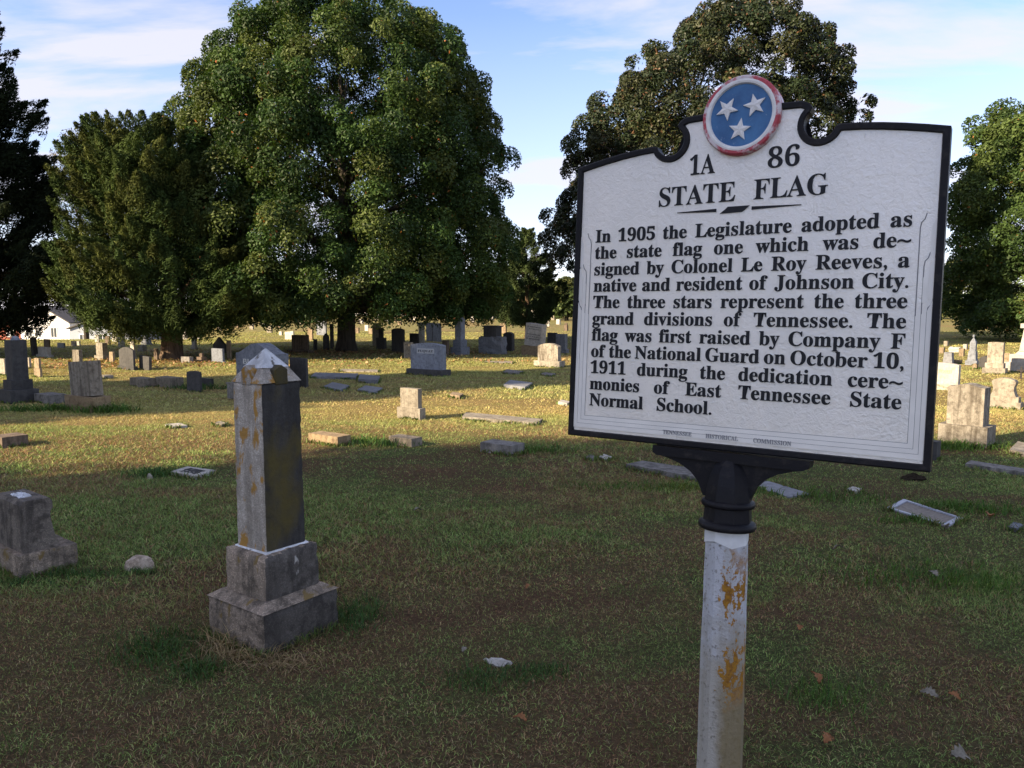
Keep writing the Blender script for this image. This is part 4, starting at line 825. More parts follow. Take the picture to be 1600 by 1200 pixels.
bm = bmesh.new(); L = [Vector(p - c) for p in Pq]
for i in range(4):
    a, b = L[i], L[(i + 1) % 4]
    ai, bi = a * 0.84, b * 0.84; ai.z = bi.z = a.z = b.z = 0
    if i == 2: b = a.lerp(b, 0.0) + (b - a) * 1.0
    lo = [bm.verts.new((p.x, p.y, 0.010)) for p in (a, b, bi, ai)]; hi = [bm.verts.new((p.x, p.y, 0.022)) for p in (a, b, bi, ai)]
    bm.faces.new(hi); [bm.faces.new((lo[j], lo[(j + 1) % 4], hi[(j + 1) % 4], hi[j])) for j in range(4)]
bm_obj('border', bm, plain_mat('grey_metal_border', (0.36, 0.38, 0.44), 0.5), o)
slab('flat_marker', 'tiny white flush stone right of the sign post above the bordered plaque', 'flat marker', [(1322, 768), (1338, 772), (1348, 768), (1332, 764)], 0.025, 'white')
slab('flat_marker', 'small pale flush marker at the right edge beside the bordered plaque', 'flat marker', [(1574, 828), (1588, 832), (1600, 826), (1584, 821)], 0.03, 'blue')
slab('flat_marker', 'pale flat marker at the right edge beside the wide based tan headstone', 'flat marker', [(1577, 709), (1606, 715), (1618, 703), (1590, 696)], 0.05, 'pale')
slab('curb_stone', 'long grey curb running off the right edge below the tan headstone', 'curb', [(1508, 730), (1612, 746), (1616, 741), (1516, 725)], 0.04, 'grey')
slab('flat_stone', 'small white flat stone flush in the foreground grass between obelisk and sign post', 'stone', [(754, 1032), (778, 1043), (802, 1037), (782, 1030)], 0.008, 'white', rough=0.008, bev=0.003)
slab('pebble', 'left one of two small pale stones in bare soil left of the sign bracket', 'stone', [(914, 718), (926, 721), (934, 718), (922, 715)], 0.03, 'grey', rough=0.006)
slab('pebble', 'right one of two small pale stones in bare soil left of the sign bracket', 'stone', [(936, 718), (948, 721), (957, 718), (945, 715)], 0.035, 'white', rough=0.006)
def rock(name, label, px, py, w, d, h, mat, seed):
    c = G(px, py); bm = bmesh.new(); bmesh.ops.create_icosphere(bm, subdivisions=3, radius=1)
    rg = np.random.default_rng(seed); dirs = rg.normal(size=(10, 3)); dirs /= np.linalg.norm(dirs, axis=1)[:, None]
    for v in bm.verts:
        p = np.array(v.co); cut = min([1.0] + [0.78 / max(1e-3, p @ q) for q in dirs if p @ q > 0.78]); p = p * cut
        p += rg.normal(size=3) * (0.012 if name == 'rock' else 0.13); v.co = Vector((p[0] * w / 2, p[1] * d / 2, max(-0.3, p[2]) * h * 1.05))
    o = bm_obj(name, bm, mat, None); o.location = tuple(float(x) for x in c); tag(o, label, 'rock' if name != 'dirt_clod' else 'clod'); return o
rock('rock', 'loose white and tan rock in the grass left of the tall obelisk', 218, 888, 0.175, 0.13, 0.095, stone_mat('white_rock', (0.56, 0.47, 0.38), (0.22, 0.15, 0.10), None, 0.2, speck=0.3, bump=1.0), 4)
rock('rock', 'little whitish stone in a weed tuft beside the white lettered plaque', 234, 748, 0.06, 0.05, 0.05, MS['pale'], 6)
rock('dirt_clod', 'dark crumbly clod of soil in the lawn under the right end of the sign', 1428, 750, 0.22, 0.10, 0.055, plain_mat('dark_soil', (0.03, 0.024, 0.018), 1.0, 0.0, 0.4, 60, 1.0), 9)

# --- fallen leaves
LEAFB = plain_mat('dead_brown_leaf', (0.24, 0.11, 0.05), 0.8, 0.1, 0.3, 60); LEAFG = plain_mat('dead_pale_leaf', (0.20, 0.18, 0.145), 0.8, 0.1, 0.3, 60)
def dead_leaf(label, px, py, size, mat, seed):
    rg = random.Random(seed); c = G(px, py); bm = bmesh.new(); n = 11
    rows = []
    for i in range(n):
        u = i / (n - 1); w = (0.30 * math.sin(math.pi * u) ** 0.8 * (1.25 if i % 2 else 0.62)) + 0.01
        zc = 0.22 * math.sin(u * 3.0) ** 2 + 0.05
        rows.append([bm.verts.new((size * (u - 0.5), size * s * w, size * (zc + 0.35 * (w * s) ** 2 + abs(s) * 0.10))) for s in (-1, -0.4, 0, 0.4, 1)])
    for a, b in zip(rows, rows[1:]):
        for k in range(4): bm.faces.new((a[k], a[k + 1], b[k + 1], b[k]))
    o = bm_obj('fallen_leaf', bm, mat, None, smooth=True); o.location = (c[0], c[1], c[2] + 0.018); o.rotation_euler = (rg.uniform(-0.5, 0.5), rg.uniform(-0.4, 0.4), rg.random() * 6.28)
    tag(o, label, 'leaf', 'fallen leaves on the lawn')
for a in (('curled orange brown leaf in the grass right of the sign post', 1272, 1067, 0.075, LEAFB, 1), ('grey lobed leaf near the bottom right corner', 1496, 1192, 0.09, LEAFG, 2), ('pale grey leaf in the lower right lawn', 1452, 1094, 0.07, LEAFG, 3), ('small brown leaf right of the pale grey leaf', 1490, 1096, 0.05, LEAFB, 4),
          ('pale leaf in the brighter green patch at the right', 1458, 903, 0.07, LEAFG, 5), ('tan leaf in the lawn above the green patch', 1310, 862, 0.07, LEAFG, 6), ('brown leaf right of the bordered plaque', 1545, 812, 0.10, LEAFB, 7), ('tan leaf close below the bordered plaque', 1478, 829, 0.09, LEAFG, 8),
          ('small red leaf in the middle foreground lawn', 826, 923, 0.05, LEAFB, 9), ('pale leaf in the shaded lawn right of the obelisk', 653, 802, 0.07, LEAFG, 10), ('brown leaf low in the foreground left of the sign post', 812, 1133, 0.06, LEAFB, 11), ('pinkish leaf in the lawn right of the sign post', 1250, 988, 0.05, LEAFB, 12),
          ('tan leaf beside the flush white stone', 725, 1022, 0.04, LEAFG, 13), ('brown leaf at the bottom right of the sign post', 1290, 1163, 0.06, LEAFB, 14)): dead_leaf(*a)

# ------------------------------------------------------------------ the historical marker sign
SIGN_C = np.array([0.64526, 2.26014, 1.61290]); SH = 0.88151
MZ = Matrix.Rotation(-0.587154, 3, 'Z') @ Matrix.Rotation(-0.066074, 3, 'X') @ Matrix.Rotation(-0.001044, 3, 'Y')
origin = Vector(SIGN_C) + MZ @ Vector((0, 0, -SH / 2))         # middle of the bottom edge, front of the rim
foot_d = 1.175                                                  # length of the post below that edge
LX = 0.018
foot = origin + MZ @ Vector((LX, 0.02, -foot_d))
sign = thing('historical_marker', 'silver and black historical marker on an octagonal post with a three star disc on top', 'sign')
sign.matrix_world = Matrix.Translation(foot) @ MZ.to_4x4()
OFF = Vector((-LX, -0.02, foot_d))                              # sign coordinates -> coordinates under the empty
def sgn(name, bm, mats, parent=None, **k):
    for v in bm.verts: v.co += OFF
    return bm_obj(name, bm, mats, parent or sign, **k)
def sgn_np(name, V, F, mat, parent=None):
    V = V + np.array(OFF); me = bpy.data.meshes.new(name); me.from_pydata([tuple(v) for v in V], [], F); me.update()
    return link(name, me, parent or sign, [mat])
M = MB('silver_paint'); v = M.vec(rand=False)
n1 = M.noise(v, 38, 5, 0.6, 1.2); n2 = M.noise(M.vec((1, 1, 0.35), rand=False), 5, 5, 0.6); n3 = M.noise(v, 90, 4, 0.6, 0.8)
vo = M.n('ShaderNodeTexVoronoi', feature='DISTANCE_TO_EDGE'); vo.inputs['Scale'].default_value = 42; M.l(M.mix(0.06, v, M.noise(v, 20, 3), 'ADD'), vo.inputs['Vector'])
wr = M.ramp(vo.outputs['Distance'], 0.0, 0.10)
c = M.mix(M.ramp(n2, 0.35, 0.7), (0.84, 0.80, 0.745), (0.75, 0.725, 0.68))
c = M.mix(M.math('MULTIPLY', M.ramp(n3, 0.60, 0.76), 0.35), c, (0.36, 0.35, 0.34))
st = M.noise(M.vec((16, 1, 0.5), rand=False), 2.0, 4, 0.6); c = M.mix(M.math('MULTIPLY', M.ramp(st, 0.62, 0.8), 0.3), c, (0.40, 0.37, 0.33))
SILVER = M.done(c, 0.40, 0.5, M.bump(wr, 0.10, 0.002, M.bump(n3, 0.55, 0.002, M.bump(n1, 0.45, 0.005))), 0.30)
SMOOTHS = plain_mat('smooth_silver', (0.78, 0.755, 0.71), 0.38, 0.5, 0.06, 12, 0.06)
GROOVE = plain_mat('groove_shade', (0.19, 0.19, 0.20), 0.8)  # dark strips stand in for shadow lines along the border steps
M = MB('black_paint'); v = M.vec(rand=False); n = M.noise(v, 30, 5, 0.65); n2 = M.noise(v, 6, 4)
c = M.mix(M.ramp(n, 0.55, 0.75), (0.010, 0.010, 0.013), (0.032, 0.029, 0.028)); c = M.mix(M.math('MULTIPLY', M.ramp(n2, 0.5, 0.8), 0.30), c, (0.045, 0.035, 0.031))
BLACK = M.done(c, 0.5, 0.16, M.bump(n, 0.35, 0.004))
LETTER = plain_mat('black_letter_paint', (0.011, 0.012, 0.016), 0.5, 0.25, 0.3, 40)

arc = lambda cx, cz, r, a0, a1, n: [(cx + r * math.cos(rad(a0 + (a1 - a0) * i / n)), cz + r * math.sin(rad(a0 + (a1 - a0) * i / n))) for i in range(n + 1)]
halfR = [(0.534, 0.0), (0.534, 0.8805)] + [(0.534 - 0.262 * u, 0.8805 + 0.0400 * (1 - (1 - u) ** 1.5)) for u in (0.2, 0.4, 0.6, 0.8, 1.0)]
halfR += arc(0.2175, 0.929, 0.0430, -16, -229, 22) + [(0.1955, 0.9745), (0.1885, 0.9850), (0.178, 0.9925), (0.165, 0.9965), (0.10, 0.9990)]
OUT = [(0.0, 0.0)] + halfR + [(0.0, 1.0)] + [(-x, z) for x, z in halfR[::-1]]
def inset(P, d):
    n = len(P); R_ = []
    for i in range(n):
        p0, p1, p2 = np.array(P[i - 1]), np.array(P[i]), np.array(P[(i + 1) % n])
        a = p1 - p0; b = p2 - p1; a /= np.linalg.norm(a) + 1e-9; b /= np.linalg.norm(b) + 1e-9
        na = np.array([-a[1], a[0]]); nb = np.array([-b[1], b[0]]); m = na + nb; m /= np.linalg.norm(m) + 1e-9
        R_.append(tuple(p1 + m * min(d / max(0.35, m @ na), d * 1.9)))
    return R_
INN = inset(OUT, 0.0195)
BACKY = 0.040; FACEY = 0.009
bm = bmesh.new()                                                # raised rim, outer sides, back
of = [bm.verts.new((x, 0.003, z)) for x, z in OUT]; in0 = [bm.verts.new((x, 0.0, z)) for x, z in inset(OUT, 0.004)]; in1 = [bm.verts.new((x, 0.0005, z)) for x, z in inset(OUT, 0.0165)]
inn = [bm.verts.new((x, FACEY + 0.001, z)) for x, z in INN]; ob3 = [bm.verts.new((x, BACKY, z)) for x, z in OUT]
n = len(OUT)
for i in range(n):
    j = (i + 1) % n
    for A, B in ((of, in0), (in0, in1), (in1, inn)): bm.faces.new((A[i], A[j], B[j], B[i]))
    bm.faces.new((of[j], of[i], ob3[i], ob3[j]))
f = bm.faces.new(ob3); bmesh.ops.triangulate(bm, faces=[f])
sgn('frame', bm, BLACK)
def seg_dist(p, P):
    p = np.array(p); best = 9
    for i in range(len(P)):
        a, b = np.array(P[i]), np.array(P[(i + 1) % len(P)]); t = np.clip((p - a) @ (b - a) / ((b - a) @ (b - a) + 1e-12), 0, 1)
        best = min(best, np.linalg.norm(p - a - t * (b - a)))
    return best
bm = bmesh.new(); PL = [p for p in inset(OUT, 0.0150) if seg_dist(p, OUT) > 0.0146]
from mathutils.geometry import delaunay_2d_cdt
def inside(p):
    c_ = False
    for i in range(len(PL)):
        (x1, y1), (x2, y2) = PL[i], PL[(i + 1) % len(PL)]
        if (y1 > p[1]) != (y2 > p[1]) and p[0] < (x2 - x1) * (p[1] - y1) / (y2 - y1) + x1: c_ = not c_
    return c_
gp = [(x, z) for x in np.arange(-0.50, 0.51, 0.05) for z in np.arange(0.03, 0.98, 0.05) if inside((x, z)) and seg_dist((x, z), PL) > 0.012]
vo_, _, fo_, _, _, _ = delaunay_2d_cdt([Vector(p) for p in PL + gp], [], [list(range(len(PL)))], 1, 1e-6)
pv = [bm.verts.new((v_.x, FACEY, v_.y)) for v_ in vo_]
for f_ in fo_: bm.faces.new([pv[i] for i in f_])
plate = sgn('plate', bm, SILVER)
# stepped border bands at both sides and along the foot
def band_poly(k):
    d = 0.0175 + (0.0125, 0.0255, 0.039)[k]; d1 = 0.0175 + (0.0, 0.0125, 0.0255)[k]; zt = (0.445, 0.565, 0.665)[k]
    stp = [(d1 - 0.0005, zt), (d1 + 0.004, zt - 0.014), (d1 + 0.011, zt - 0.022), (d, zt - 0.036)]
    if k > 0:
        d0 = 0.0175 + (0, 0.0, 0.0125)[k]; z2 = zt + 0.0
        stp = [(d1, zt), ] + stp[1:]
    L = [(-0.534 + a, b) for a, b in stp] + [(-0.534 + d, 0.0125 + d)]
    return L + [(-x, z) for x, z in L[::-1]], d
for k in range(3):
    L, d = band_poly(k); bm = bmesh.new(); w = 0.0012
    pts = [Vector((x, 0, z)) for x, z in L]
    for a, b in zip(pts, pts[1:]):
        t_ = (b - a).normalized(); s_ = Vector((-t_.z, 0, t_.x)) * w; a2 = a - t_ * w * 0.6; b2 = b + t_ * w * 0.6
        q_ = [a2 - s_, b2 - s_, b2 + s_, a2 + s_]; lo = [bm.verts.new((p.x, FACEY - 0.0006 - 0.0001 * k, p.z)) for p in q_]
        bm.faces.new(lo)
    sgn('groove', bm, GROOVE, plate)
def frame_band(d0, d1, ztop0, yy, name):                        # smooth raised band between two grooves
    bm = bmesh.new(); zb = 0.0125
    O_ = [(-0.534 + d0, ztop0), (-0.534 + d0, zb + d0), (0.534 - d0, zb + d0), (0.534 - d0, ztop0)]
    I_ = [(-0.534 + d1, ztop0 - 0.03), (-0.534 + d1, zb + d1), (0.534 - d1, zb + d1), (0.534 - d1, ztop0 - 0.03)]
    of = [bm.verts.new((x, yy, z)) for x, z in O_]; inn = [bm.verts.new((x, yy + 0.0004, z)) for x, z in I_]; wl = [bm.verts.new((x, FACEY, z)) for x, z in I_]
    for i in range(3): bm.faces.new((of[i], of[i + 1], inn[i + 1], inn[i])); bm.faces.new((inn[i], inn[i + 1], wl[i + 1], wl[i]))
    sgn(name, bm, SMOOTHS, plate)
frame_band(0.0165, 0.0300, 0.445, FACEY - 0.0030, 'border_band'); frame_band(0.0310, 0.0430, 0.435, FACEY - 0.0021, 'border_band'); frame_band(0.0440, 0.0565, 0.43, FACEY - 0.0012, 'border_band')
for sx in (-1, 1):                                              # upper tongues of the bands
    for d0, d1, z0, z1, yy in ((0.0165, 0.0300, 0.446, 0.555, FACEY - 0.0022), (0.031, 0.043, 0.436, 0.53, FACEY - 0.0013), (0.0165, 0.0300, 0.556, 0.66, FACEY - 0.0012)):
        bm = bmesh.new(); e = [(-0.534 + d0, z0), (-0.534 + d1, z0), (-0.534 + d1, z1 - 0.03), (-0.534 + d1 - 0.004, z1 - 0.02), (-0.534 + d0, z1)]
        a_ = [(-sx * x if sx > 0 else x, z) for x, z in e]
        lo = [bm.verts.new((x, yy, z)) for x, z in a_]; bk = [bm.verts.new((x, FACEY + 0.001, z)) for x, z in a_]; bm.faces.new(lo)
        for i in range(5): bm.faces.new((lo[i], lo[(i + 1) % 5], bk[(i + 1) % 5], bk[i]))
        sgn('border_band', bm, SMOOTHS, plate)
# lettering: serif capitals and text, every line justified between the photographed margins
def line_words(words, size, x0, x1, z, sx, off=0.0, y=FACEY, ext=0.0028, justify=True, gap=None):
    parts = [text_place(w, size, ext, 0, None, z, y, off, True, sx) for w in words]
    tot = sum(p[2] for p in parts)
    g = (x1 - x0 - tot) / max(1, len(words) - 1) if justify else gap
    V, F, x, o = [], [], x0, 0
    for Pv, Fv, wd in parts:
        Pv = Pv.copy(); Pv[:, 0] += x; V.append(Pv); x += wd + g
    return V, [p[1] for p in parts], g
def put_words(name, res, mat):
    for Vw, Fw in zip(res[0], res[1]): sgn_np(name, Vw, Fw, mat, plate)
TXT = ['In 1905 the Legislature adopted as', 'the state flag one which was de~', 'signed by Colonel Le Roy Reeves, a', 'native and resident of Johnson City.', 'The three stars represent the three', 'grand divisions of Tennessee. The',
       'flag was first raised by Company F', 'of the National Guard on October 10,', '1911 during the dedication cere~', 'monies of East Tennessee State']
TS, TSX, TOFF = 0.0580, 1.0, 0.0005
for i, s_ in enumerate(TXT):
    z = 0.6345 - 0.05305 * i
    V, F, g = line_words(s_.split(), TS, -0.4615, 0.4580, z, TSX, TOFF)
    if g < 0.0135:                                              # a full line: squeeze the letters, keep the gaps
        V, F, g2 = line_words(s_.split(), TS, -0.4615, 0.4580, z, TSX * (0.9195 - 0.0135 * (len(s_.split()) - 1)) / (0.9195 - g * (len(s_.split()) - 1)), TOFF)
    put_words('word', (V, F), LETTER)
V, F, g = line_words(['Normal', 'School.'], TS, -0.4607, -0.0500, 0.6345 - 0.05305 * 10, TSX, TOFF); put_words('word', (V, F), LETTER)
V, F, g = line_words(['STATE', 'FLAG'], 0.083, -0.2469, 0.2457, 0.7345, 0.93, 0.0); put_words('title_word', (V, F), LETTER)
V, F, g = line_words(['1A'], 0.083, -0.1525, 0, 0.8220, 0.80, 0.0, justify=False, gap=0); put_words('number', (V, F), LETTER)
V, F, g = line_words(['86'], 0.083, 0.0796, 0, 0.8200, 1.0, 0.0, justify=False, gap=0); put_words('number', (V, F), LETTER)
V, F, g = line_words(['TENNESSEE', 'HISTORICAL', 'COMMISSION'], 0.0185, -0.2, 0.185, 0.0335, 0.85, 0.0, FACEY - 0.0030, 0.0016); put_words('small_word', (V, F), plain_mat('worn_letter', (0.27, 0.27, 0.28), 0.7))
bm = bmesh.new()
for P4 in ([(-0.186, 0.7105), (-0.064, 0.7060), (-0.064, 0.7155), (-0.186, 0.7125)], [(0.040, 0.7055), (0.178, 0.7090), (0.178, 0.7110), (0.040, 0.7150)]): add_prism(bm, P4, FACEY - 0.0026, FACEY)
add_prism(bm, [(-0.053, 0.7000), (0.012, 0.7010), (0.020, 0.7060), (0.034, 0.7185), (-0.030, 0.7190), (-0.036, 0.7130)], FACEY - 0.0030, FACEY)
sgn('divider_ornament', bm, LETTER, plate)
# the three star disc
MC, MR = (0.0000, 0.9765), 0.1135
M = MB('worn_red_ring'); v = M.vec((1, 1, 1), rand=False); n = M.noise(v, 9, 5, 0.65); n2 = M.noise(v, 55, 4, 0.7)
c = M.mix(M.ramp(M.math('ADD', M.math('MULTIPLY', n, 0.75), M.math('MULTIPLY', n2, 0.25)), 0.46, 0.53), (0.62, 0.56, 0.58), (0.42, 0.055, 0.075)); RED = M.done(c, 0.5, 0.4, M.bump(n2, 0.3, 0.003))
M = MB('worn_blue'); v = M.vec((1, 1, 1), rand=False); n = M.noise(v, 14, 5, 0.65); c = M.mix(M.ramp(n, 0.35, 0.7), (0.030, 0.105, 0.255), (0.060, 0.190, 0.400)); c = M.mix(M.ramp(M.noise(v, 60, 4), 0.68, 0.78), c, (0.30, 0.36, 0.45)); BLUE = M.done(c, 0.5, 0.4, M.bump(n, 0.3, 0.004))
WHITEP = plain_mat('worn_white_paint', (0.72, 0.71, 0.70), 0.5, 0.4, 0.1, 40)
def disc(prof, n=64):
    bm = bmesh.new(); rings = [[bm.verts.new((MC[0] + r * math.cos(2 * math.pi * k / n), y, MC[1] + r * math.sin(2 * math.pi * k / n))) for k in range(n)] for r, y in prof]
    for a, b in zip(rings, rings[1:]):
        for k in range(n): bm.faces.new((a[k], a[(k + 1) % n], b[(k + 1) % n], b[k]))
    return bm, rings
bm, R_ = disc([(MR, 0.040), (MR, -0.006), (MR - 0.004, -0.0125), (0.1015, -0.0130)]); med = sgn('medallion', bm, RED)
bm, R_ = disc([(0.1015, -0.0130), (0.0965, -0.0138), (0.0910, -0.0125), (0.0885, -0.0060)]); sgn('white_ring', bm, WHITEP, med)
bm, R_ = disc([(0.0885, -0.0062), (0.045, -0.0064)]); bm.faces.new(R_[-1]); sgn('blue_field', bm, BLUE, med)
bm, R_ = disc([(MR, 0.0395), (0.05, 0.0395)]); bm.faces.new(R_[-1]); sgn('back_disc', bm, BLACK, med)
for (cx, cz), ang in (((-0.0405, 0.9985), -92 + 6), ((0.0395, 0.9990), -92 - 22), ((-0.0015, 0.9345), 90 - 8)):
    bm = bmesh.new(); n = 5; top = bm.verts.new((cx, -0.0135, cz)); ring = []
    for i in range(10):
        a = rad(ang + 36 * i); r_ = 0.0335 if i % 2 == 0 else 0.0140
        ring.append((bm.verts.new((cx + r_ * math.cos(a), -0.0105, cz + r_ * math.sin(a))), bm.verts.new((cx + r_ * math.cos(a), -0.0055, cz + r_ * math.sin(a)))))
    for i in range(10):
        j = (i + 1) % 10; bm.faces.new((top, ring[i][0], ring[j][0])); bm.faces.new((ring[i][0], ring[i][1], ring[j][1], ring[j][0]))
    sgn('star', bm, WHITEP, med)
# bracket, bell shaped collar, octagonal post
bm = bmesh.new(); vs = add_prism(bm, [(-0.227, -0.004), (-0.227, -0.024), (-0.214, -0.033), (0.221, -0.033), (0.238, -0.024), (0.241, -0.004)], -0.006, 0.046); br_ = sgn('bracket', bm, BLACK, bevel=0.003)
for sx, e in ((-1, -0.212), (1, 0.222)):
    cv = [(e, -0.0335), (e + (-sx) * 0.028, -0.0385), (e - sx * 0.070, -0.052), (e - sx * 0.105, -0.072), (e - sx * 0.130, -0.098), (e - sx * 0.148, -0.140), (0.008, -0.140), (0.008, -0.0335)]
    bm = bmesh.new(); add_prism(bm, cv, 0.006 + 0.0004 * (sx + 1), 0.034); sgn('wing', bm, BLACK, br_)
PC = (0.010, 0.020)
OCT = rad(37 - 5)
bm = bmesh.new(); add_lathe(bm, [(0.070, -0.150), (0.068, -0.128), (0.064, -0.100), (0.056, -0.068), (0.045, -0.044), (0.030, -0.027), (0.010, -0.019)], 8, OCT, PC[0], PC[1]); col_ = sgn('collar', bm, BLACK, bevel=0.003)
for nm, prof in (('collar_ring', [(0.066, -0.166), (0.076, -0.163), (0.079, -0.155), (0.076, -0.147), (0.066, -0.144)]), ('collar_ring', [(0.068, -0.231), (0.080, -0.230), (0.085, -0.222), (0.082, -0.211), (0.070, -0.205)])):
    bm = bmesh.new(); add_lathe(bm, prof, 32, 0, PC[0], PC[1]); sgn(nm, bm, BLACK, col_, smooth=True)
bm = bmesh.new(); add_lathe(bm, [(0.072, -0.2075), (0.069, -0.164)], 8, OCT, PC[0], PC[1]); sgn('collar_neck', bm, BLACK, col_, bevel=0.003)
M = MB('worn_post_paint'); v = M.vec(rand=False); n = M.noise(v, 11, 6, 0.65); f_ = M.noise(v, 70, 4, 0.65); ln = M.noise(M.vec((1, 1, 0.5), rand=False), 13, 7, 0.72)
sp = M.n('ShaderNodeSeparateXYZ'); tcp = M.n('ShaderNodeTexCoord'); M.l(tcp.outputs['Object'], sp.inputs[0])
low_ = M.ramp(M.math('ADD', sp.outputs[2], M.math('MULTIPLY', n, 0.5)), 0.80, 0.95)                    # paint above, bare concrete below
c = M.mix(M.ramp(f_, 0.55, 0.72), (0.36, 0.34, 0.30), (0.13, 0.115, 0.09)); paint = M.mix(M.ramp(f_, 0.56, 0.68), (0.47, 0.48, 0.51), (0.17, 0.16, 0.15))
c = M.mix(low_, c, paint)
c = M.mix(M.math('MULTIPLY', M.ramp(M.noise(M.vec((12, 12, 0.7), rand=False), 1.6, 4), 0.5, 0.7), 0.45), c, (0.22, 0.19, 0.13))
rgt = M.ramp(sp.outputs[0], 0.475, 0.56)
xr = M.ramp(M.math('ADD', sp.outputs[0], M.math('MULTIPLY', M.math('SUBTRACT', M.math('ADD', M.math('MULTIPLY', ln, 0.75), M.math('MULTIPLY', f_, 0.25)), 0.5), 0.70)), 0.040, 0.050)   # lichen keeps to the right hand facets
band = M.math('MULTIPLY', M.ramp(M.math('ADD', sp.outputs[2], M.math('MULTIPLY', n, 0.22)), 0.52, 0.60), M.ramp(M.math('ADD', sp.outputs[2], M.math('MULTIPLY', n, 0.22)), 0.94, 1.0, (1, 1, 1, 1), (0, 0, 0, 1)))
ol = M.math('MULTIPLY', M.ramp(M.math('ADD', sp.outputs[0], M.math('MULTIPLY', n, 0.06)), 0.035, 0.06), M.ramp(M.math('ADD', sp.outputs[2], M.math('MULTIPLY', n, 0.3)), 0.55, 0.85, (1, 1, 1, 1), (0, 0, 0, 1)))
c = M.mix(M.math('MULTIPLY', ol, 0.75), c, (0.17, 0.125, 0.045))
c = M.mix(M.math('MULTIPLY', xr, band), c, M.mix(M.ramp(f_, 0.38, 0.62), (0.19, 0.085, 0.018), (0.34, 0.165, 0.016)))
POST = M.done(c, 0.8, 0.3, M.bump(f_, 0.7, 0.006, M.bump(n, 0.5, 0.01)))
NEWP = plain_mat('fresh_silver_wrap', (0.70, 0.71, 0.72), 0.45, 0.5, 0.08, 30)
bm = bmesh.new(); add_lathe(bm, [(0.0730, -foot_d - 0.25), (0.0630, -0.225)], 8, OCT, PC[0], PC[1])
for v_ in bm.verts: v_.co.x += LX * (-0.2 - v_.co.z) * 0.9
bmesh.ops.subdivide_edges(bm, edges=[e for e in bm.edges if e.calc_length() > 0.5], cuts=14); roughen(bm, 0.0012, 3); sgn('post', bm, POST)
bm = bmesh.new(); a0 = [(PC[0] + 0.0655 * math.cos(OCT + math.pi * k / 4), PC[1] + 0.0655 * math.sin(OCT + math.pi * k / 4)) for k in range(8)]
for k in range(8):
    p, q_ = a0[k], a0[(k + 1) % 8]; dz = [0.004, 0.018, 0.010, 0.026, 0.012, 0.0, 0.016, 0.008]
    bm.faces.new([bm.verts.new((x, y, z)) for (x, y), z in ((p, -0.262 - dz[k]), (q_, -0.262 - dz[(k + 1) % 8]), (q_, -0.232), (p, -0.232))])
bmesh.ops.remove_doubles(bm, verts=bm.verts[:], dist=1e-5); sgn('paint_sleeve', bm, NEWP)

# ------------------------------------------------------------------ drifts of small dead leaves under the crowns
rng = np.random.default_rng(77); LP = []
for px, py, sx_, sy_, n in ((540, 552, 3.6, 1.1, 1300), (270, 566, 3.2, 0.8, 1300), (150, 574, 3.0, 0.4, 500), (830, 566, 3.5, 0.4, 200), (700, 545, 4.0, 1.2, 300)):
    c = G(px, py); LP.append(np.stack([c[0] + rng.normal(size=n) * sx_, c[1] + rng.normal(size=n) * sy_], 1))
LP = np.concatenate(LP); n = len(LP); z = height(LP[:, 0], LP[:, 1]) + 0.03 + 0.02 * rng.random(n)
P0 = np.stack([LP[:, 0], LP[:, 1], z], 1); nr = rng.normal(size=(n, 3)) * 0.5 + np.array([0, 0, 1]); nr /= np.linalg.norm(nr, axis=1)[:, None]
t_ = rng.normal(size=(n, 3)); t_ -= nr * (t_ * nr).sum(1)[:, None]; t_ /= np.linalg.norm(t_, axis=1)[:, None]; s_ = np.cross(nr, t_); L_ = (0.05 + 0.07 * rng.random(n))[:, None]
V = np.stack([P0 - t_ * L_ / 2, P0 + s_ * L_ * 0.3 + nr * L_ * 0.12, P0 + t_ * L_ / 2, P0 - s_ * L_ * 0.3 + nr * L_ * 0.12], 1).reshape(-1, 3)
lc = np.array([[0.34, 0.20, 0.10], [0.26, 0.13, 0.07], [0.40, 0.29, 0.16]])[rng.integers(0, 3, n)] * (0.5 + 0.8 * rng.random((n, 1)))
tag(link('leaf_litter', np_mesh('leaf_litter', V, np.arange(n * 4), np.arange(n) * 4, np.full(n, 4), np.repeat(lc, 4, 0)), None, [GRASSM]), 'small dead brown leaves scattered under the big trees', 'leaf litter', kind='stuff')

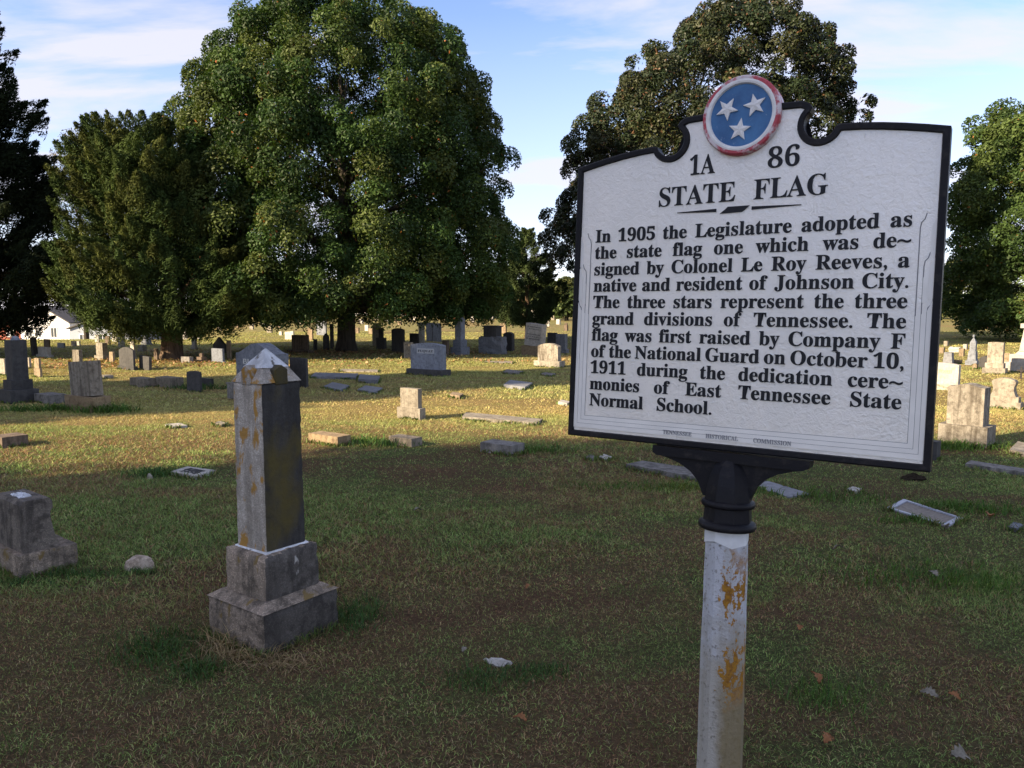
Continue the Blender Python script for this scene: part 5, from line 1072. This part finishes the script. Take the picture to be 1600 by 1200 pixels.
# ------------------------------------------------------------------ grass last, once the flat stones are known
WEED = (0.075, 0.140, 0.032); DG = (0.060, 0.115, 0.034); STRAW = (0.30, 0.22, 0.12)
build_grass([
    (255, 1015, 0.16, 0.16, 0.060, 1500, DG, 0.8), (310, 1050, 0.10, 0.08, 0.055, 600, DG, 0.8), (555, 965, 0.10, 0.16, 0.060, 900, DG, 0.8), (370, 1030, 0.12, 0.05, 0.10, 220, STRAW, 1.6), (440, 1040, 0.14, 0.05, 0.07, 260, STRAW, 1.6), (350, 1012, 0.05, 0.04, 0.13, 120, STRAW, 1.3),
    (1450, 905, 0.40, 0.20, 0.075, 1100, WEED, 0.7), (1280, 1090, 0.14, 0.10, 0.075, 350, WEED, 0.7), (1540, 915, 0.15, 0.10, 0.08, 400, WEED, 0.7), (760, 1062, 0.14, 0.08, 0.05, 700, DG, 0.9), (850, 1050, 0.10, 0.06, 0.05, 400, DG, 0.9),
    (60, 642, 0.45, 0.10, 0.16, 500, WEED, 1.0), (105, 640, 0.20, 0.10, 0.14, 250, WEED, 1.0), (162, 645, 0.30, 0.10, 0.20, 420, WEED, 1.0), (185, 642, 0.18, 0.1, 0.14, 200, WEED, 1.0), (245, 742, 0.20, 0.12, 0.10, 450, DG, 0.9),
    (110, 900, 0.25, 0.05, 0.07, 500, DG, 0.9), (30, 912, 0.2, 0.05, 0.06, 300, DG, 0.9), (555, 690, 0.22, 0.12, 0.11, 320, WEED, 0.9), (600, 695, 0.25, 0.14, 0.11, 420, DG, 0.9), (835, 705, 0.3, 0.12, 0.10, 420, WEED, 0.9), (1500, 700, 0.4, 0.10, 0.13, 600, WEED, 0.9), (1470, 700, 0.3, 0.2, 0.12, 400, WEED, 0.9),
    (1470, 795, 0.25, 0.08, 0.10, 500, WEED, 0.8), (1430, 815, 0.2, 0.06, 0.08, 300, WEED, 0.8), (1230, 772, 0.25, 0.1, 0.09, 300, WEED, 0.8), (1320, 780, 0.3, 0.15, 0.08, 350, WEED, 0.8), (1560, 800, 0.3, 0.15, 0.09, 400, WEED, 0.8), (218, 895, 0.10, 0.03, 0.05, 160, DG, 0.9), (310, 608, 0.4, 0.15, 0.15, 300, DG, 0.9),
    (1000, 762, 0.5, 0.12, 0.07, 500, WEED, 0.8), (1080, 765, 0.3, 0.1, 0.08, 350, (0.13, 0.15, 0.03), 0.8), (20, 1180, 0.05, 0.04, 0.12, 30, WEED, 0.8)])
